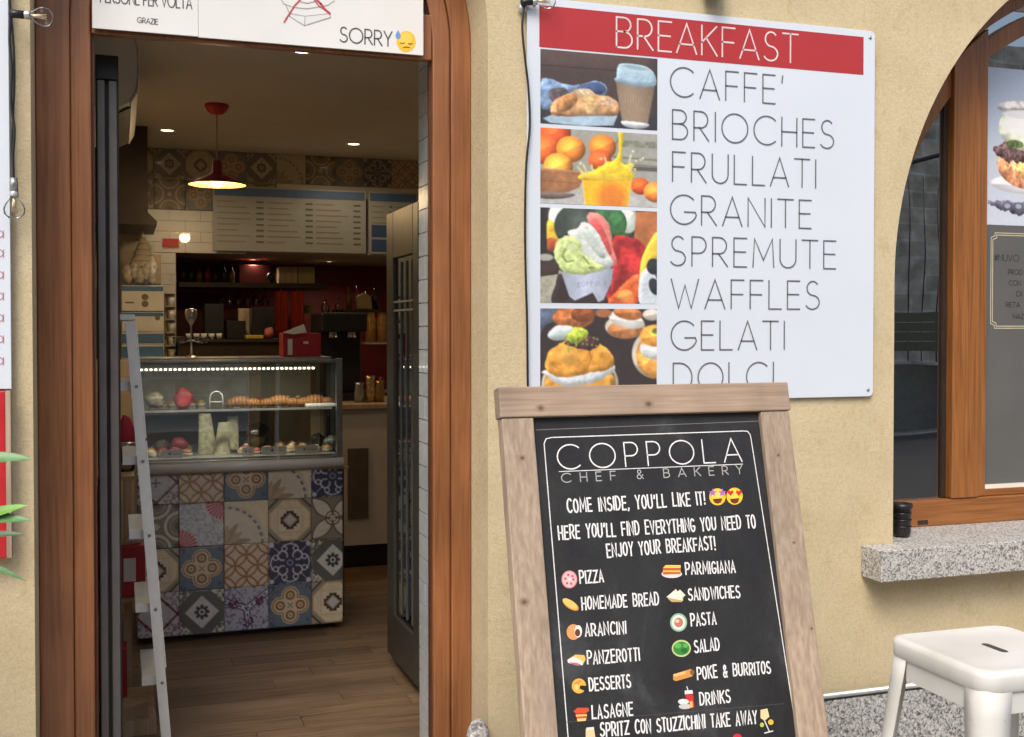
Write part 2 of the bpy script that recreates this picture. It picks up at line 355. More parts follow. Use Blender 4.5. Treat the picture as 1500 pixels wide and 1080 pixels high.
def text_strokes(txt, gap=.22, narrow=1.0, wob=0, evenw=None):
    x = 0; out = []
    for ch in txt:
        w, st = G[ch]
        k = narrow
        if evenw and w > .1 and ch != ' ': k = evenw / max(w, .01) * (1.35 if ch in 'MW' else 1) * (.85 if ch in 'LEFJT' else 1)
        dy = random.uniform(-wob, wob); sl = random.uniform(-wob, wob) * .8; hh = 1 + random.uniform(-wob, wob)
        for s in st: out.append([(x + px * k + sl * py, py * hh + dy) for px, py in s])
        x += w * k + gap
    return out, x - gap
def lettering(txt, p0, p1, h, w, mapf, mat, parent, gap=.22, evenw=None, wob=0, name='lettering', col=None, label=None):
    """p0, p1: baseline ends in plane units; h cap height; w stroke width"""
    st, tot = text_strokes(txt, gap, 1, wob, evenw); d = Vector(p1) - Vector(p0); Lg = d.length; ux = d / Lg; uy = Vector((-ux.y, ux.x))
    sx = Lg / tot; mb = MB()
    for s in st:
        ribbon(mb, [tuple(Vector(p0) + ux * (a * sx) + uy * (b * h)) for a, b in s], w, mapf, col)
    o = mb.build(name, mat, parent, merge=False, rec=False)
    if label: o['label'] = label
    return o

# ------------------------------------------------------------------ raster for flat prints (colours of a printed picture kept on a fine grid)
def vnoise(h, w, sc, seed=0, octv=3):
    r = np.random.default_rng(seed); out = np.zeros((h, w)); amp = 1; tot = 0
    for o in range(octv):
        gh, gw = int(h / sc) + 3, int(w / sc) + 3; g = r.random((gh, gw))
        yy = np.arange(h) / sc; xx = np.arange(w) / sc; y0 = yy.astype(int); x0 = xx.astype(int)
        fy = (yy - y0)[:, None]; fx = (xx - x0)[None, :]; fy = fy * fy * (3 - 2 * fy); fx = fx * fx * (3 - 2 * fx)
        a = g[np.ix_(y0, x0)]; b = g[np.ix_(y0, x0 + 1)]; c = g[np.ix_(y0 + 1, x0)]; d = g[np.ix_(y0 + 1, x0 + 1)]
        out += amp * ((a * (1 - fx) + b * fx) * (1 - fy) + (c * (1 - fx) + d * fx) * fy); tot += amp; amp *= .5; sc = max(1.5, sc / 2)
    return out / tot
class Canvas:
    def __init__(s, w, h, col=(255, 255, 255), ss=2):
        s.w, s.h, s.ss = w, h, ss; s.a = np.ones((h * ss, w * ss, 3)) * np.array(col, float)
        s.Y, s.X = np.mgrid[0:h * ss, 0:w * ss]; s.X = (s.X + .5) / ss; s.Y = (s.Y + .5) / ss; s.k = 0
    def put(s, m, col, soft=None, tex=0, tsc=8, al=1.0, shade=None, rel=0, rr=4):
        s.k += 1
        if rel:
            b_ = m.astype(float); q = rr * s.ss
            for _ in range(2):
                for axn in (0, 1):
                    pd = [(0, 0), (0, 0)]; pd[axn] = (q + 1, q); cs_ = np.cumsum(np.pad(b_, pd, mode='edge'), axis=axn)
                    b_ = (np.take(cs_, range(2 * q + 1, cs_.shape[axn]), axn) - np.take(cs_, range(0, cs_.shape[axn] - 2 * q - 1), axn)) / (2 * q + 1)
            nn_ = vnoise(s.h * s.ss, s.w * s.ss, 5 * s.ss, s.k * 3 + 1) * .25 * rel
            gy, gx = np.gradient(b_ + nn_ * b_); sh = 1 + rel * np.clip((gx * .6 + gy * 1.0) * q * 1.6, -.55, .5) * 1.0 + .10 * rel * (b_ - .6)
            shade = sh if shade is None else shade * sh
        c = np.ones_like(s.a) * np.array(col, float)
        if shade is not None: c = c * shade[..., None]
        if tex: c = c * (1 + tex * (vnoise(s.h * s.ss, s.w * s.ss, tsc * s.ss, s.k * 7 + 3) - .5) * 2)[..., None]
        m = np.clip(m, 0, 1)[..., None] * al; s.a = s.a * (1 - m) + c * m
    def ell(s, cx, cy, rx, ry, col, rot=0, edge=1.0, **k):
        r = math.radians(rot); dx = s.X - cx; dy = s.Y - cy; u = dx * math.cos(r) + dy * math.sin(r); v = -dx * math.sin(r) + dy * math.cos(r)
        k.setdefault('rel', .28 if min(rx, ry) > 6 else 0); q = np.sqrt((u / rx) ** 2 + (v / ry) ** 2); m = (1 - q) * min(rx, ry) / edge + .5
        if k.pop('ball', False):
            k['shade'] = np.clip(1.12 - .42 * np.clip(((u / rx + .35) ** 2 + (v / ry + .4) ** 2), 0, 2) * .55, .5, 1.2)
        s.put(m, col, **k)
    def poly(s, pts, col, smooth=False, wig=0, **k):
        if smooth:
            n = len(pts); q = []
            for i in range(n):
                p0, p1, p2, p3 = [np.array(pts[(i + j) % n], float) for j in (-1, 0, 1, 2)]
                for t in np.linspace(0, 1, 7)[:-1]:
                    q.append(.5 * ((2 * p1) + (-p0 + p2) * t + (2 * p0 - 5 * p1 + 4 * p2 - p3) * t * t + (-p0 + 3 * p1 - 3 * p2 + p3) * t ** 3))
            pts = q
        X, Y = s.X, s.Y
        if wig:
            s.k += 1; X = X + wig * (vnoise(s.h * s.ss, s.w * s.ss, 6 * s.ss, s.k) - .5) * 2; Y = Y + wig * (vnoise(s.h * s.ss, s.w * s.ss, 6 * s.ss, s.k + 50) - .5) * 2
        ins = np.zeros(X.shape, bool); n = len(pts)
        for i in range(n):
            x1, y1 = pts[i]; x2, y2 = pts[(i + 1) % n]
            if y1 == y2: continue
            c = ((y1 > Y) != (y2 > Y)) & (X < (x2 - x1) * (Y - y1) / (y2 - y1) + x1); ins ^= c
        if smooth: k.setdefault('rel', .45)
        s.put(ins.astype(float), col, **k)
    def line(s, pts, w, col, **k):
        D = np.full(s.X.shape, 1e9)
        for (x1, y1), (x2, y2) in zip(pts[:-1], pts[1:]):
            l = max(1e-6, (x2 - x1) ** 2 + (y2 - y1) ** 2); t = np.clip(((s.X - x1) * (x2 - x1) + (s.Y - y1) * (y2 - y1)) / l, 0, 1)
            D = np.minimum(D, np.hypot(s.X - x1 - t * (x2 - x1), s.Y - y1 - t * (y2 - y1)))
        s.put((w / 2 - D) + .5, col, **k)
    def img(s):
        a = s.a.reshape(s.h, s.ss, s.w, s.ss, 3).mean(axis=(1, 3)); return np.clip(a, 0, 255)
def grid_print(name, img, corner, U, V, mat, parent=None, gain=1.0):
    """corner: top-left point, U along the row, V down the column (full extents)"""
    h, w, _ = img.shape; a = lin(img) * gain
    if mat is PRINT: a = a * .93 + .016
    xs = np.linspace(0, 1, w); ys = np.linspace(0, 1, h)
    C, U, V = map(lambda q: np.array(q, float), (corner, U, V))
    P = C + xs[None, :, None] * U + ys[:, None, None] * V
    me = bpy.data.meshes.new(name); nq = (h - 1) * (w - 1)
    me.vertices.add(h * w); me.vertices.foreach_set('co', P.reshape(-1))
    i = (np.arange(h - 1)[:, None] * w + np.arange(w - 1)[None, :]).reshape(-1)
    f = np.stack([i, i + w, i + w + 1, i + 1], 1).reshape(-1)
    me.loops.add(nq * 4); me.loops.foreach_set('vertex_index', f); me.polygons.add(nq); me.polygons.foreach_set('loop_start', np.arange(nq) * 4)
    me.update(calc_edges=True)
    at_ = me.color_attributes.new('Col', 'FLOAT_COLOR', 'POINT'); at_.data.foreach_set('color', np.concatenate([a, np.ones((h, w, 1))], 2).reshape(-1))
    me.materials.append(mat)
    o = bpy.data.objects.new(name, me); COL.objects.link(o)
    if parent is not None: o.parent = parent; o.matrix_parent_inverse = parent.matrix_world.inverted()
    return o
def face_box(mb, x0, x1, y0, y1, z0, z1, r=0, n=5, axis='y'):
    """slab with rounded corners in the XZ plane"""
    pts = []
    for cx, cz, a in ((x1 - r, z1 - r, 0), (x0 + r, z1 - r, 90), (x0 + r, z0 + r, 180), (x1 - r, z0 + r, 270)):
        for i in range(n + 1):
            t = math.radians(a + 90 * i / n); pts.append((cx + r * math.cos(t), cz + r * math.sin(t)))
    return mb.prism(pts, y0, y1, 'y')

# ================================================================== STREET
g = MB().box(-60, 60, -60, .02, -.3, 0); o = g.build('pavement', m_granite('paving', (.30, .29, .27), (.1, .1, .1), 30)); tag(o, 'grey stone pavement in front of the shop', None, None, 'structure')
g = MB().box(-60, 60, -9.0, -3.9, .0005, .004); tag(g.build('road', plain('asphalt', (.055, .055, .055), .9, 0, .3, 60)), 'dark asphalt road in front of the shop', None, None, 'structure')
# ================================================================== FACADE
DX0, DX1, DSP = -.213, 1.027, 2.29; DCX = (DX0 + DX1) / 2; DR = (DX1 - DX0) / 2
WX0, WX1, WSP = 2.458, 4.978, 1.59; WCX = (WX0 + WX1) / 2; WR = (WX1 - WX0) / 2; WZ0 = .69
FT = .40
def facade():
    mb = MB(); X0, X1, ZT = -7, 12, 6.2
    def top(x):
        if x < 1.5: return DSP + math.sqrt(max(0, DR ** 2 - (x - DCX) ** 2))
        return WSP + math.sqrt(max(0, WR ** 2 - (x - WCX) ** 2))
    def arcx(cx, r, n): return [cx - r * math.cos(math.pi * i / n) for i in range(n + 1)]
    xsd = arcx(DCX, DR, 48); xsw = arcx(WCX, WR, 72)
    def slab(xa, xb, za0, za1, zb0, zb1):
        for y, fl in ((0, 0), (FT, 1)):
            q = [(xa, y, za0), (xb, y, zb0), (xb, y, zb1), (xa, y, za1)]
            mb.quad(*q)
    slab(X0, DX0, 0, ZT, 0, ZT); slab(DX1, WX0, 0, ZT, 0, ZT); slab(WX1, X1, 0, ZT, 0, ZT); slab(WX0, WX1, 0, WZ0, 0, WZ0)
    for xs in (xsd, xsw):
        for a, b in zip(xs[:-1], xs[1:]):
            ta, tb = top(min(max(a, xs[0]), xs[-1])), top(min(max(b, xs[0]), xs[-1]))
            slab(a, b, ta, ZT, tb, ZT); mb.quad((a, 0, ta), (b, 0, tb), (b, FT, tb), (a, FT, ta))
    for x, z0, z1 in ((DX0, 0, DSP), (DX1, 0, DSP), (WX0, WZ0, WSP), (WX1, WZ0, WSP)):
        mb.quad((x, 0, z0), (x, 0, z1), (x, FT, z1), (x, FT, z0))
    mb.quad((WX0, 0, WZ0), (WX1, 0, WZ0), (WX1, FT, WZ0), (WX0, FT, WZ0))
    mb.quad((X0, 0, ZT), (X1, 0, ZT), (X1, FT, ZT), (X0, FT, ZT))
    return mb
fac = facade().build('facade_wall', STUCCO, rec=True)
tag(fac, 'cream yellow rendered shop front wall with arched doorway and window', 'wall')
pl = MB().box(DX1 + .12, 12, -.035, -.001, 0, .212); po = pl.build('granite_plinth', GRANITE_D, fac, .003)
MB().tube([(DX1 + .12, -.02, .222), (12, -.02, .222)], .011, 10).build('plinth_trim', ALU, fac)
MB().box(DX1 + .12, 12, -.036, -.002, .2125, .214).build('seal', BLACK, fac)
# rounded corner stone at the foot of the right door reveal
mb = MB(); mb.lathe([(.0, .285), (.010, .283), (.02, .276), (.030, .258), (.037, .22), (.044, .1), (.048, 0)], n=20)
cs = mb.build('corner_stone', m_granite('corner_granite', (.40, .38, .36), (.12, .11, .11), 60)); cs.location = (.985, -.035, 0)
tag(cs, 'rounded grey corner stone at the foot of the doorway beside the chalkboard', 'stone')
# lamp fitting above the sign (only its underside comes into the picture)
a, z = at(1047, 3, -.04); ml = empty('wall_lamp', (a, 0, z + .02), 'dark wall lamp fixed above the breakfast sign, only its lower edge in view', 'lamp')
z += .015
MB().lathe([(0, .0), (.03, .0), (.036, .01), (.036, .05), (.02, .2), (0, .22)], a, -.04, z, 20).build('shade', DARKMETAL, ml)
MB().box(a - .03, a + .03, -.02, -.001, z + .06, z + .2).build('wall_plate', DARKMETAL, ml, .003)

# ================================================================== DOOR FRAME
df = empty('door_frame', (DCX, .2, 0), 'arched brown varnished wooden frame around the open shop doorway', 'door frame')
def band(o0, o1, y0, y1, z0=0, n=40, x0=DX0, x1=DX1, sp=DSP):
    cx = (x0 + x1) / 2; R = (x1 - x0) / 2
    def curve(o):
        r = R - o; return [(cx + r, z0)] + [(cx + r * math.cos(math.pi * i / n), sp + r * math.sin(math.pi * i / n)) for i in range(n + 1)] + [(cx - r, z0)]
    A, B = curve(o0), curve(o1); mb = MB(); m = len(A)
    for i in range(m - 1):
        a, b, c, d = A[i], A[i + 1], B[i + 1], B[i]
        for y in (y0, y1): mb.quad((a[0], y, a[1]), (b[0], y, b[1]), (c[0], y, c[1]), (d[0], y, d[1]))
        mb.quad((a[0], y0, a[1]), (b[0], y0, b[1]), (b[0], y1, b[1]), (a[0], y1, a[1]))
        mb.quad((d[0], y0, d[1]), (c[0], y0, c[1]), (c[0], y1, c[1]), (d[0], y1, d[1]))
    for i in (0, m - 1):
        a, d = A[i], B[i]; mb.quad((a[0], y0, a[1]), (d[0], y0, d[1]), (d[0], y1, d[1]), (a[0], y1, a[1]))
    return mb
def band2(xa0, xa1, xb0, xb1, y0, y1, spa=DSP, z0=0, n=40):
    def curve(x0, x1):
        cx = (x0 + x1) / 2; r = (x1 - x0) / 2
        return [(x1, z0)] + [(cx + r * math.cos(math.pi * i / n), spa + r * math.sin(math.pi * i / n)) for i in range(n + 1)] + [(x0, z0)]
    A, B = curve(xa0, xa1), curve(xb0, xb1); mb = MB(); m = len(A)
    for i in range(m - 1):
        a, b, c, d = A[i], A[i + 1], B[i + 1], B[i]
        for y in (y0, y1): mb.quad((a[0], y, a[1]), (b[0], y, b[1]), (c[0], y, c[1]), (d[0], y, d[1]))
        mb.quad((a[0], y0, a[1]), (b[0], y0, b[1]), (b[0], y1, b[1]), (a[0], y1, a[1]))
        mb.quad((d[0], y0, d[1]), (c[0], y0, c[1]), (c[0], y1, c[1]), (d[0], y1, d[1]))
    for i in (0, m - 1):
        a, d = A[i], B[i]; mb.quad((a[0], y0, a[1]), (d[0], y0, d[1]), (d[0], y1, d[1]), (a[0], y1, a[1]))
    return mb
band2(DX0 + .001, DX1 - .001, -.1245, .9625, .165, .20).build('outer_casing', DOORWOOD, df, .004)
band2(-.1235, .9615, -.070, .9055, .172, .208).build('inner_casing', DOORWOOD, df, .005)
band2(-.0695, .905, -.062, .9, .190, .212).build('rebate_strip', plain('rebate', (.09, .028, .012), .5), df)
MB().box(-.068, .9035, .172, .205, 2.242, 2.38).build('transom_rail', DOORWOOD, df, .004)
mb = MB(); pts = [(-.06, 2.38)] + [(DCX - (DR - .16) * math.cos(math.pi * i / 24), DSP + (DR - .16) * math.sin(math.pi * i / 24)) for i in range(5, 20)] + [(.895, 2.38)]
mb.prism(pts, .195, .200, 'y').build('fanlight_pane', WINGLASS, df)
mb = MB().box(DX0 + .13, DX1 - .13, .16, .27, -.01, .012); mb.build('threshold', STEEL, df, .003)

# signs over the doorway
zb = 2.250
s1 = face_box(MB(), DX0 + .148, .2155, .150, .158, zb + .002, 2.62, .001).build('notice_board', PAPER, None)
tag(s1, 'white notice reading PERSONE PER VOLTA GRAZIE above the left of the doorway', 'sign')
s2 = face_box(MB(), .2165, .871, .150, .158, zb, 2.62, .001).build('sorry_board', PAPER, None)
tag(s2, 'white board reading SORRY with a crossed out drawing above the doorway', 'sign')
my = lambda u, v, y=.1490: (u, y, v)
def mp(px, py, Y=.149): return at(px, py, Y)
lettering('PERSONE PER VOLTA', mp(147, 3), mp(281, 13), .033, .0030, my, INK2, s1, .16)
lettering('GRAZIE', mp(201, 33), mp(231, 36), .0145, .0018, my, INK2, s1, .16)
lettering('SORRY', mp(498, 61), mp(574, 68), .043, .0038, my, INK2, s2, .16)
def flat(mapf, shapes, name, parent, mat=PRINT, step=.0001):
    mb = MB()
    for k, (kind, col, *a) in enumerate(shapes):
        c = L3(*col)
        if kind == 'e':
            cx, cy, rx, ry = a[:4]; rot = math.radians(a[4]) if len(a) > 4 else 0; n = 22
            pts = [(cx + rx * math.cos(t) * math.cos(rot) - ry * math.sin(t) * math.sin(rot), cy + rx * math.cos(t) * math.sin(rot) + ry * math.sin(t) * math.cos(rot)) for t in [2 * math.pi * i / n for i in range(n)]]
        else: pts = a[0]
        if kind == 'l':
            w = a[1]; P = [Vector(p) for p in pts]
            for p, q in zip(P[:-1], P[1:]):
                d = (q - p).normalized() * w * .5; nn = Vector((-d.y, d.x)); e = d * .6
                mb.add([mapf(*(v), k) for v in (p - e + nn, q + e + nn, q + e - nn, p - e - nn)], [(0, 1, 2, 3)], c)
        else: mb.add([mapf(p[0], p[1], k) for p in pts], [tuple(range(len(pts)))], c)
    return mb.build(name, mat, parent, merge=False, rec=False)
def mdoor(px, py, k):
    x, z = at(px, py, .1495); return (x, .1495 - .00012 * k, z)
flat(mdoor, [('e', (246, 200, 62), 595, 61, 14, 15.5), ('e', (250, 214, 90), 593, 57, 10, 10), ('l', (150, 95, 30), [(586, 63), (590, 64), (593, 63)], 1.6), ('l', (150, 95, 30), [(598, 64), (601, 65), (604, 64)], 1.6), ('l', (150, 95, 30), [(591, 70), (595, 69), (600, 70)], 1.5),
             ('p', (110, 160, 225), [(583, 44), (587, 52), (586, 57), (581, 57), (579, 52)])], 'face_icon', s2)
gr = (165, 168, 170); rd = (205, 70, 85)
flat(mdoor, [('p', (226, 228, 228), [(425, 24), (446, 37), (484, 25), (480, 20), (450, 22)]), ('l', gr, [(424, 24), (446, 38), (484, 26), (483, 20), (447, 24), (425, 20), (424, 24)], 1.2), ('l', gr, [(447, 24), (446, 38)], 1.2), ('l', gr, [(412, 0), (416, 6), (430, 11), (450, 13), (480, 8), (490, 1)], 1.2),
             ('l', gr, [(419, 8), (424, 20)], 1.2), ('l', gr, [(437, 2), (450, 5), (466, 1)], 1.2), ('l', rd, [(416, 33), (424, 20), (432, 8), (443, -4)], 2.2), ('l', rd, [(418, 28), (430, 11), (440, -2)], 1.2), ('l', rd, [(462, -2), (470, 6), (476, 14), (483, 20)], 3.0), ('l', rd, [(460, 0), (468, 10), (478, 15)], 1.4)], 'crossed_drawing', s2)

# open inner door leaf on the left, seen almost edge-on
od = empty('open_door', (-.01, .32, 0), 'dark grey aluminium door leaf swung open inwards at the left of the doorway', 'door')
xa, xb = ax(142, .34), ax(176, .34)
MB().box(xa, xb, .36, 1.12, .015, 2.16).build('leaf', DARKMETAL, od, .003)
w_ = (xb - xa)
MB().box(xa + .004, xa + w_ * .40, .335, .359, .015, 2.150).build('stile', GREYMETAL, od, .003)
MB().box(xa + w_ * .55, xa + w_ * .92, .335, .359, .015, 2.150).build('stile', GREYMETAL, od, .003)
MB().box(xa, xb, .330, .3595, 2.152, 2.222).build('top_cap', BLACK, od, .004)

# tiled jamb inside on the right
jm = empty('tiled_jamb', (.93, .3, 0), 'narrow inner jamb of grey glazed tiles between doorway and fridge', 'wall')
JX = .93
MB().box(JX + .006, 1.027, .214, .442, 0, 2.63).build('pier', PLASTER, jm)
tm = MB().box(0, .006, .0, .150, 0, .072).mesh('tile', plain('grey_tile', (.50, .54, .55), .18, 0, .08, 30, coat=.4))
th_ = MB().box(0, .006, .0, .074, 0, .072).mesh('tile', tm.materials[0])
k = 0; z = .002
while z < 2.55:
    for me_, y0 in ([(tm, .215), (th_, .3665)] if k % 2 else [(th_, .215), (tm, .2905)]):
        o = bpy.data.objects.new('tile', me_); COL.objects.link(o)
        o.location = (JX + random.uniform(0, .0006), y0, z); o.parent = jm; o.matrix_parent_inverse = jm.matrix_world.inverted()
    z += .0755; k += 1

# ================================================================== SHOP INTERIOR
def struct(mb, name, mat, **k):
    o = mb.build(name, mat, None, **k); o['kind'] = 'structure'; return o
CZ = 2.63; BY = 4.70; RX = 2.30
flr = struct(MB().box(-.25, 5.3, FT - .12, 6.2, -.05, -.004), 'shop_floor', DARKW)
pm = {}
yy = .29; r = 0
while yy < 4.0:
    x = -.15 + (-.9 if r % 2 else 0) * random.uniform(.2, 1)
    while x < 2.2:
        L = random.choice([.6, .9, 1.2])
        x0 = max(x, -.15)
        if x + L > -.1:
            key = round(x + L - x0 - .003, 3)
            if key not in pm: pm[key] = MB().box(0, key, 0, .117, -.004, 0).mesh('plank', FLOORW)
            o = bpy.data.objects.new('plank', pm[key]); COL.objects.link(o); o.location = (x0, yy, random.uniform(0, .0008)); o.parent = flr
        x += L
    yy += .12; r += 1
struct(MB().box(-.25, 5.3, .281, 6.2, CZ, CZ + .1), 'ceiling', CEIL)
struct(MB().box(-.25, -.15, FT + .001, 6.2, 0, CZ), 'left_shop_wall', PLASTER)
struct(MB().box(RX, RX + .1, FT + .001, 6.2, 0, CZ), 'partition_wall', PLASTER)
nx0 = ax(258, BY, 450)
bw = MB().box(nx0, RX, BY, BY + .12, 1.952, CZ); bw.box(-.15, nx0, BY, BY + .12, 0, CZ)
backw = struct(bw, 'back_wall', PLASTER)
struct(MB().box(nx0 - .1, RX, BY + .12, 6.1, 1.956, 2.0), 'niche_ceiling', PLASTER)
struct(MB().box(-.15, RX, 6.1, 6.2, 0, CZ), 'niche_back_wall', DRED)
struct(MB().box(nx0 - .1, nx0, BY + .121, 6.099, 0, 1.955), 'niche_side_wall', DRED)
# room behind the arched window
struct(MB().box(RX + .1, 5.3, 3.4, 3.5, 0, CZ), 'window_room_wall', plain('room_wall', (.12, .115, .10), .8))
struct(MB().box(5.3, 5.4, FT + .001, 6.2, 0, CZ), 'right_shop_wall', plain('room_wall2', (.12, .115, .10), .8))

# ---- patterned tiles
def tile_pat(kind, n=46, ss=3):
    N_ = n * ss; c = (np.arange(N_) + .5) / N_; X, Y = np.meshgrid(c - .5, .5 - c)
    r = np.hypot(X, Y); th = np.arctan2(Y, X); a = np.ones((N_, N_, 3)); dm = abs(X) + abs(Y); mxn = np.maximum(abs(X), abs(Y))
    def fill(c): a[:] = c
    def put(m, c): a[m] = c
    def ring(cx, cy, R, w): return abs(np.hypot(X - cx, Y - cy) - R) < w
    ax_, ay_ = abs(X), abs(Y); sp = vnoise(N_, N_, 4 * ss, 5) ; sp2 = vnoise(N_, N_, 2.2 * ss, 9)
    if kind == 'quatrefoil':
        fill((104, 118, 134)); put(sp2 > .62, (84, 100, 122))
        lobe = lambda R: (np.hypot(ax_ - .23, ay_) < R) | (np.hypot(ax_, ay_ - .23) < R) | (dm < .23 + R * .6)
        put(lobe(.205), (206, 190, 160)); put(lobe(.178), (128, 96, 60)); put(lobe(.155), (204, 192, 168))
        for s_ in (.11, .06): 
            m = (np.hypot(ax_ - .23, ay_) < s_) | (np.hypot(ax_, ay_ - .23) < s_); put(m, (132, 100, 64) if s_ > .1 else (206, 194, 170))
        m = (np.hypot(ax_ - .23, ay_) < .025) | (np.hypot(ax_, ay_ - .23) < .025); put(m, (120, 88, 52))
        put((abs(ax_ - ay_) < .014) & (r < .09), (70, 64, 60)); put(r < .015, (180, 170, 150))
        put((np.hypot(ax_ - .41, ay_ - .41) < .06) & (sp2 > .45), (66, 82, 106))
    elif kind == 'lattice':
        fill((206, 192, 176))
        for i in range(-3, 4):
            for j in range(-3, 4):
                if (i + j) % 2 == 0: put(ring(i * .25, j * .25, .25, .016), (146, 104, 60)); put(ring(i * .25, j * .25, .228, .006), (186, 156, 120))
    elif kind == 'cross':
        fill((208, 200, 178)); o8 = np.maximum(mxn, dm * .74)
        put(o8 > .47, (150, 142, 128)); put((dm > .74), (70, 66, 62)); put((dm > .80), (160, 152, 140)); put((o8 < .47) & (o8 > .44), (198, 176, 128))
        put((o8 > .34) & (o8 < .355), (206, 182, 132)); put(((ax_ < .008) | (ay_ < .008) | (abs(ax_ - .22) < .006)) & (o8 > .3) & (o8 < .45), (206, 184, 138))
        put(mxn < .29, (196, 178, 138)); put((mxn < .27), (210, 202, 184))
        st = (mxn < .15) | ((ax_ < .21) & (ay_ < .09)) | ((ay_ < .21) & (ax_ < .09)); put(st, (74, 54, 30))
        put(dm < .17, (168, 166, 162)); put(dm < .12, (190, 190, 188))
    elif kind == 'octstar':
        fill((196, 196, 188)); put((sp2 > .56) & (dm > .62), (84, 94, 84))
        o8 = np.maximum(mxn, dm * .72); put(o8 < .485, (96, 98, 96)); put(dm < .37, (200, 202, 198))
        stt = r < (.10 + .075 * abs(np.cos(4 * th))); put(stt & (r < .17), (58, 62, 66)); put((r < .07), (196, 198, 196)); put(r < .035, (58, 62, 66))
    elif kind == 'scroll':
        fill((62, 66, 92)); w = (196, 200, 208)
        for sx in (-1, 1):
            for sy in (-1, 1):
                put(ring(sx * .17, sy * .17, .105, .017) & ~((X * sx < .12) & (Y * sy < .12)), w); put(ring(sx * .33, sy * .13, .055, .014) | ring(sx * .13, sy * .33, .055, .014), w)
                put((np.hypot((X * sx - .42) , (Y * sy - .42)) < .055), w)
        put((abs(ax_ - ay_) < .014) & (r > .30) & (r < .52), w); put(ring(0, 0, .06, .012), (150, 156, 176)); put((abs(mxn - .485) < .012) & (sp > .45), w)
        put((abs(np.maximum(ax_ * .9 + ay_ * .25, ay_ * .9 + ax_ * .25) - .40) < .014) & (np.minimum(ax_, ay_) < .16), w)
    elif kind == 'arcleaf':
        fill((204, 198, 184)); R = np.hypot(X + .5, Y + .5); t = np.degrees(np.arctan2(Y + .5, X + .5))
        put((abs(R - .86) < .028) & (np.mod(t, 11) < 6.5), (122, 116, 116)); put((abs(R - .92) < .006), (190, 176, 150))
        put((R > .97), (214, 204, 178))
        for ang, LL in ((10, .62), (35, .52), (58, .58), (80, .46)):
            u = R * np.cos(np.radians(t - ang)); v = R * np.sin(np.radians(t - ang)); put((abs(v) < .075 * np.sin(np.clip(u / LL, 0, 1) * math.pi) ** .8) & (u < LL), (158, 142, 116) if ang in (10, 58) else (176, 162, 138))
    elif kind == 'fans':
        fill((186, 192, 200)); put(sp2 > .58, (150, 162, 176)); put(sp2 < .36, (206, 208, 210))
        for cx, cy in ((-.5, -.5), (.5, .5)):
            R = np.hypot(X - cx, Y - cy); t = np.degrees(np.arctan2(Y - cy, X - cx)); put(R < .43, (206, 178, 182)); put((R < .41) & (np.mod(t, 12) < 7), (164, 62, 78)); put(R < .09, (150, 50, 66))
        put(mxn > .485, (120, 110, 110))
    elif kind == 'olive':
        fill((108, 104, 90))
        for cx, cy in ((-.5, 0), (.5, 0), (0, .5), (0, -.5)): put(ring(cx, cy, .30, .03), (196, 190, 172)); put(ring(cx, cy, .2, .016), (150, 144, 124)); put(np.hypot(X - cx, Y - cy) < .1, (74, 70, 62))
        put(dm < .09, (190, 182, 160)); put((np.hypot(ax_ - .45, ay_ - .45) < .07), (60, 58, 54))
    elif kind == 'diamond':
        fill((190, 188, 190)); put((sp2 > .55) & (dm > .5), (128, 112, 128)); put(abs(dm - .46) < .026, (102, 44, 56)); put(abs(dm - .415) < .008, (150, 140, 142))
        put((np.minimum(ax_, ay_) < .05) & (abs(mxn - .46) < .05), (92, 40, 52)); put((abs(ax_ - ay_) < .04) & (abs(r - .325) < .035), (92, 40, 52))
        put(((ax_ < .022) | (ay_ < .022)) & (r < .1), (110, 104, 108)); put((dm < .4) & (dm > .1) & (sp2 > .66), (168, 166, 176))
    elif kind == 'petal':
        fill((134, 128, 114)); d1, d2 = (X + Y) / 1.414, (X - Y) / 1.414
        for u, v in ((d1, d2), (d2, d1)):
            q = abs(v) - (.155 * np.sin(np.clip(abs(u) / .66, 0, 1) * math.pi) ** .8); put(q < .016, (92, 80, 68)); put(q < -.014, (200, 194, 182))
        put(ring(0, 0, .16, .016), (100, 88, 76)); put(ring(0, 0, .09, .012), (104, 92, 80)); put(r < .04, (190, 180, 160))
    elif kind == 'hexfloral':
        fill((176, 180, 196)); put(sp2 > .6, (106, 110, 150))
        k3 = np.mod(th + .4, 2 * math.pi / 3) - math.pi / 3; put((abs(r * np.sin(k3)) < .06) & (np.cos(k3) > 0), (206, 206, 212)); put((abs(abs(r * np.sin(k3)) - .06) < .014) & (np.cos(k3) > 0), (64, 68, 120)); put((abs(r * np.sin(k3)) < .02) & (np.mod(r, .12) < .06), (64, 68, 120))
        for q in (0, 2.09, 4.19):
            cx, cy = .32 * math.cos(q + .62), .32 * math.sin(q + .62); R = np.hypot(X - cx, Y - cy); put((R < .13) & (sp2 > .47), (84, 56, 84)); put(R < .035, (140, 60, 80))
    a = a * (0.96 + .08 * sp[..., None]); a[mxn > .492] *= .8
    return a.reshape(n, ss, n, ss, 3).mean(axis=(1, 3))
PAT = {}
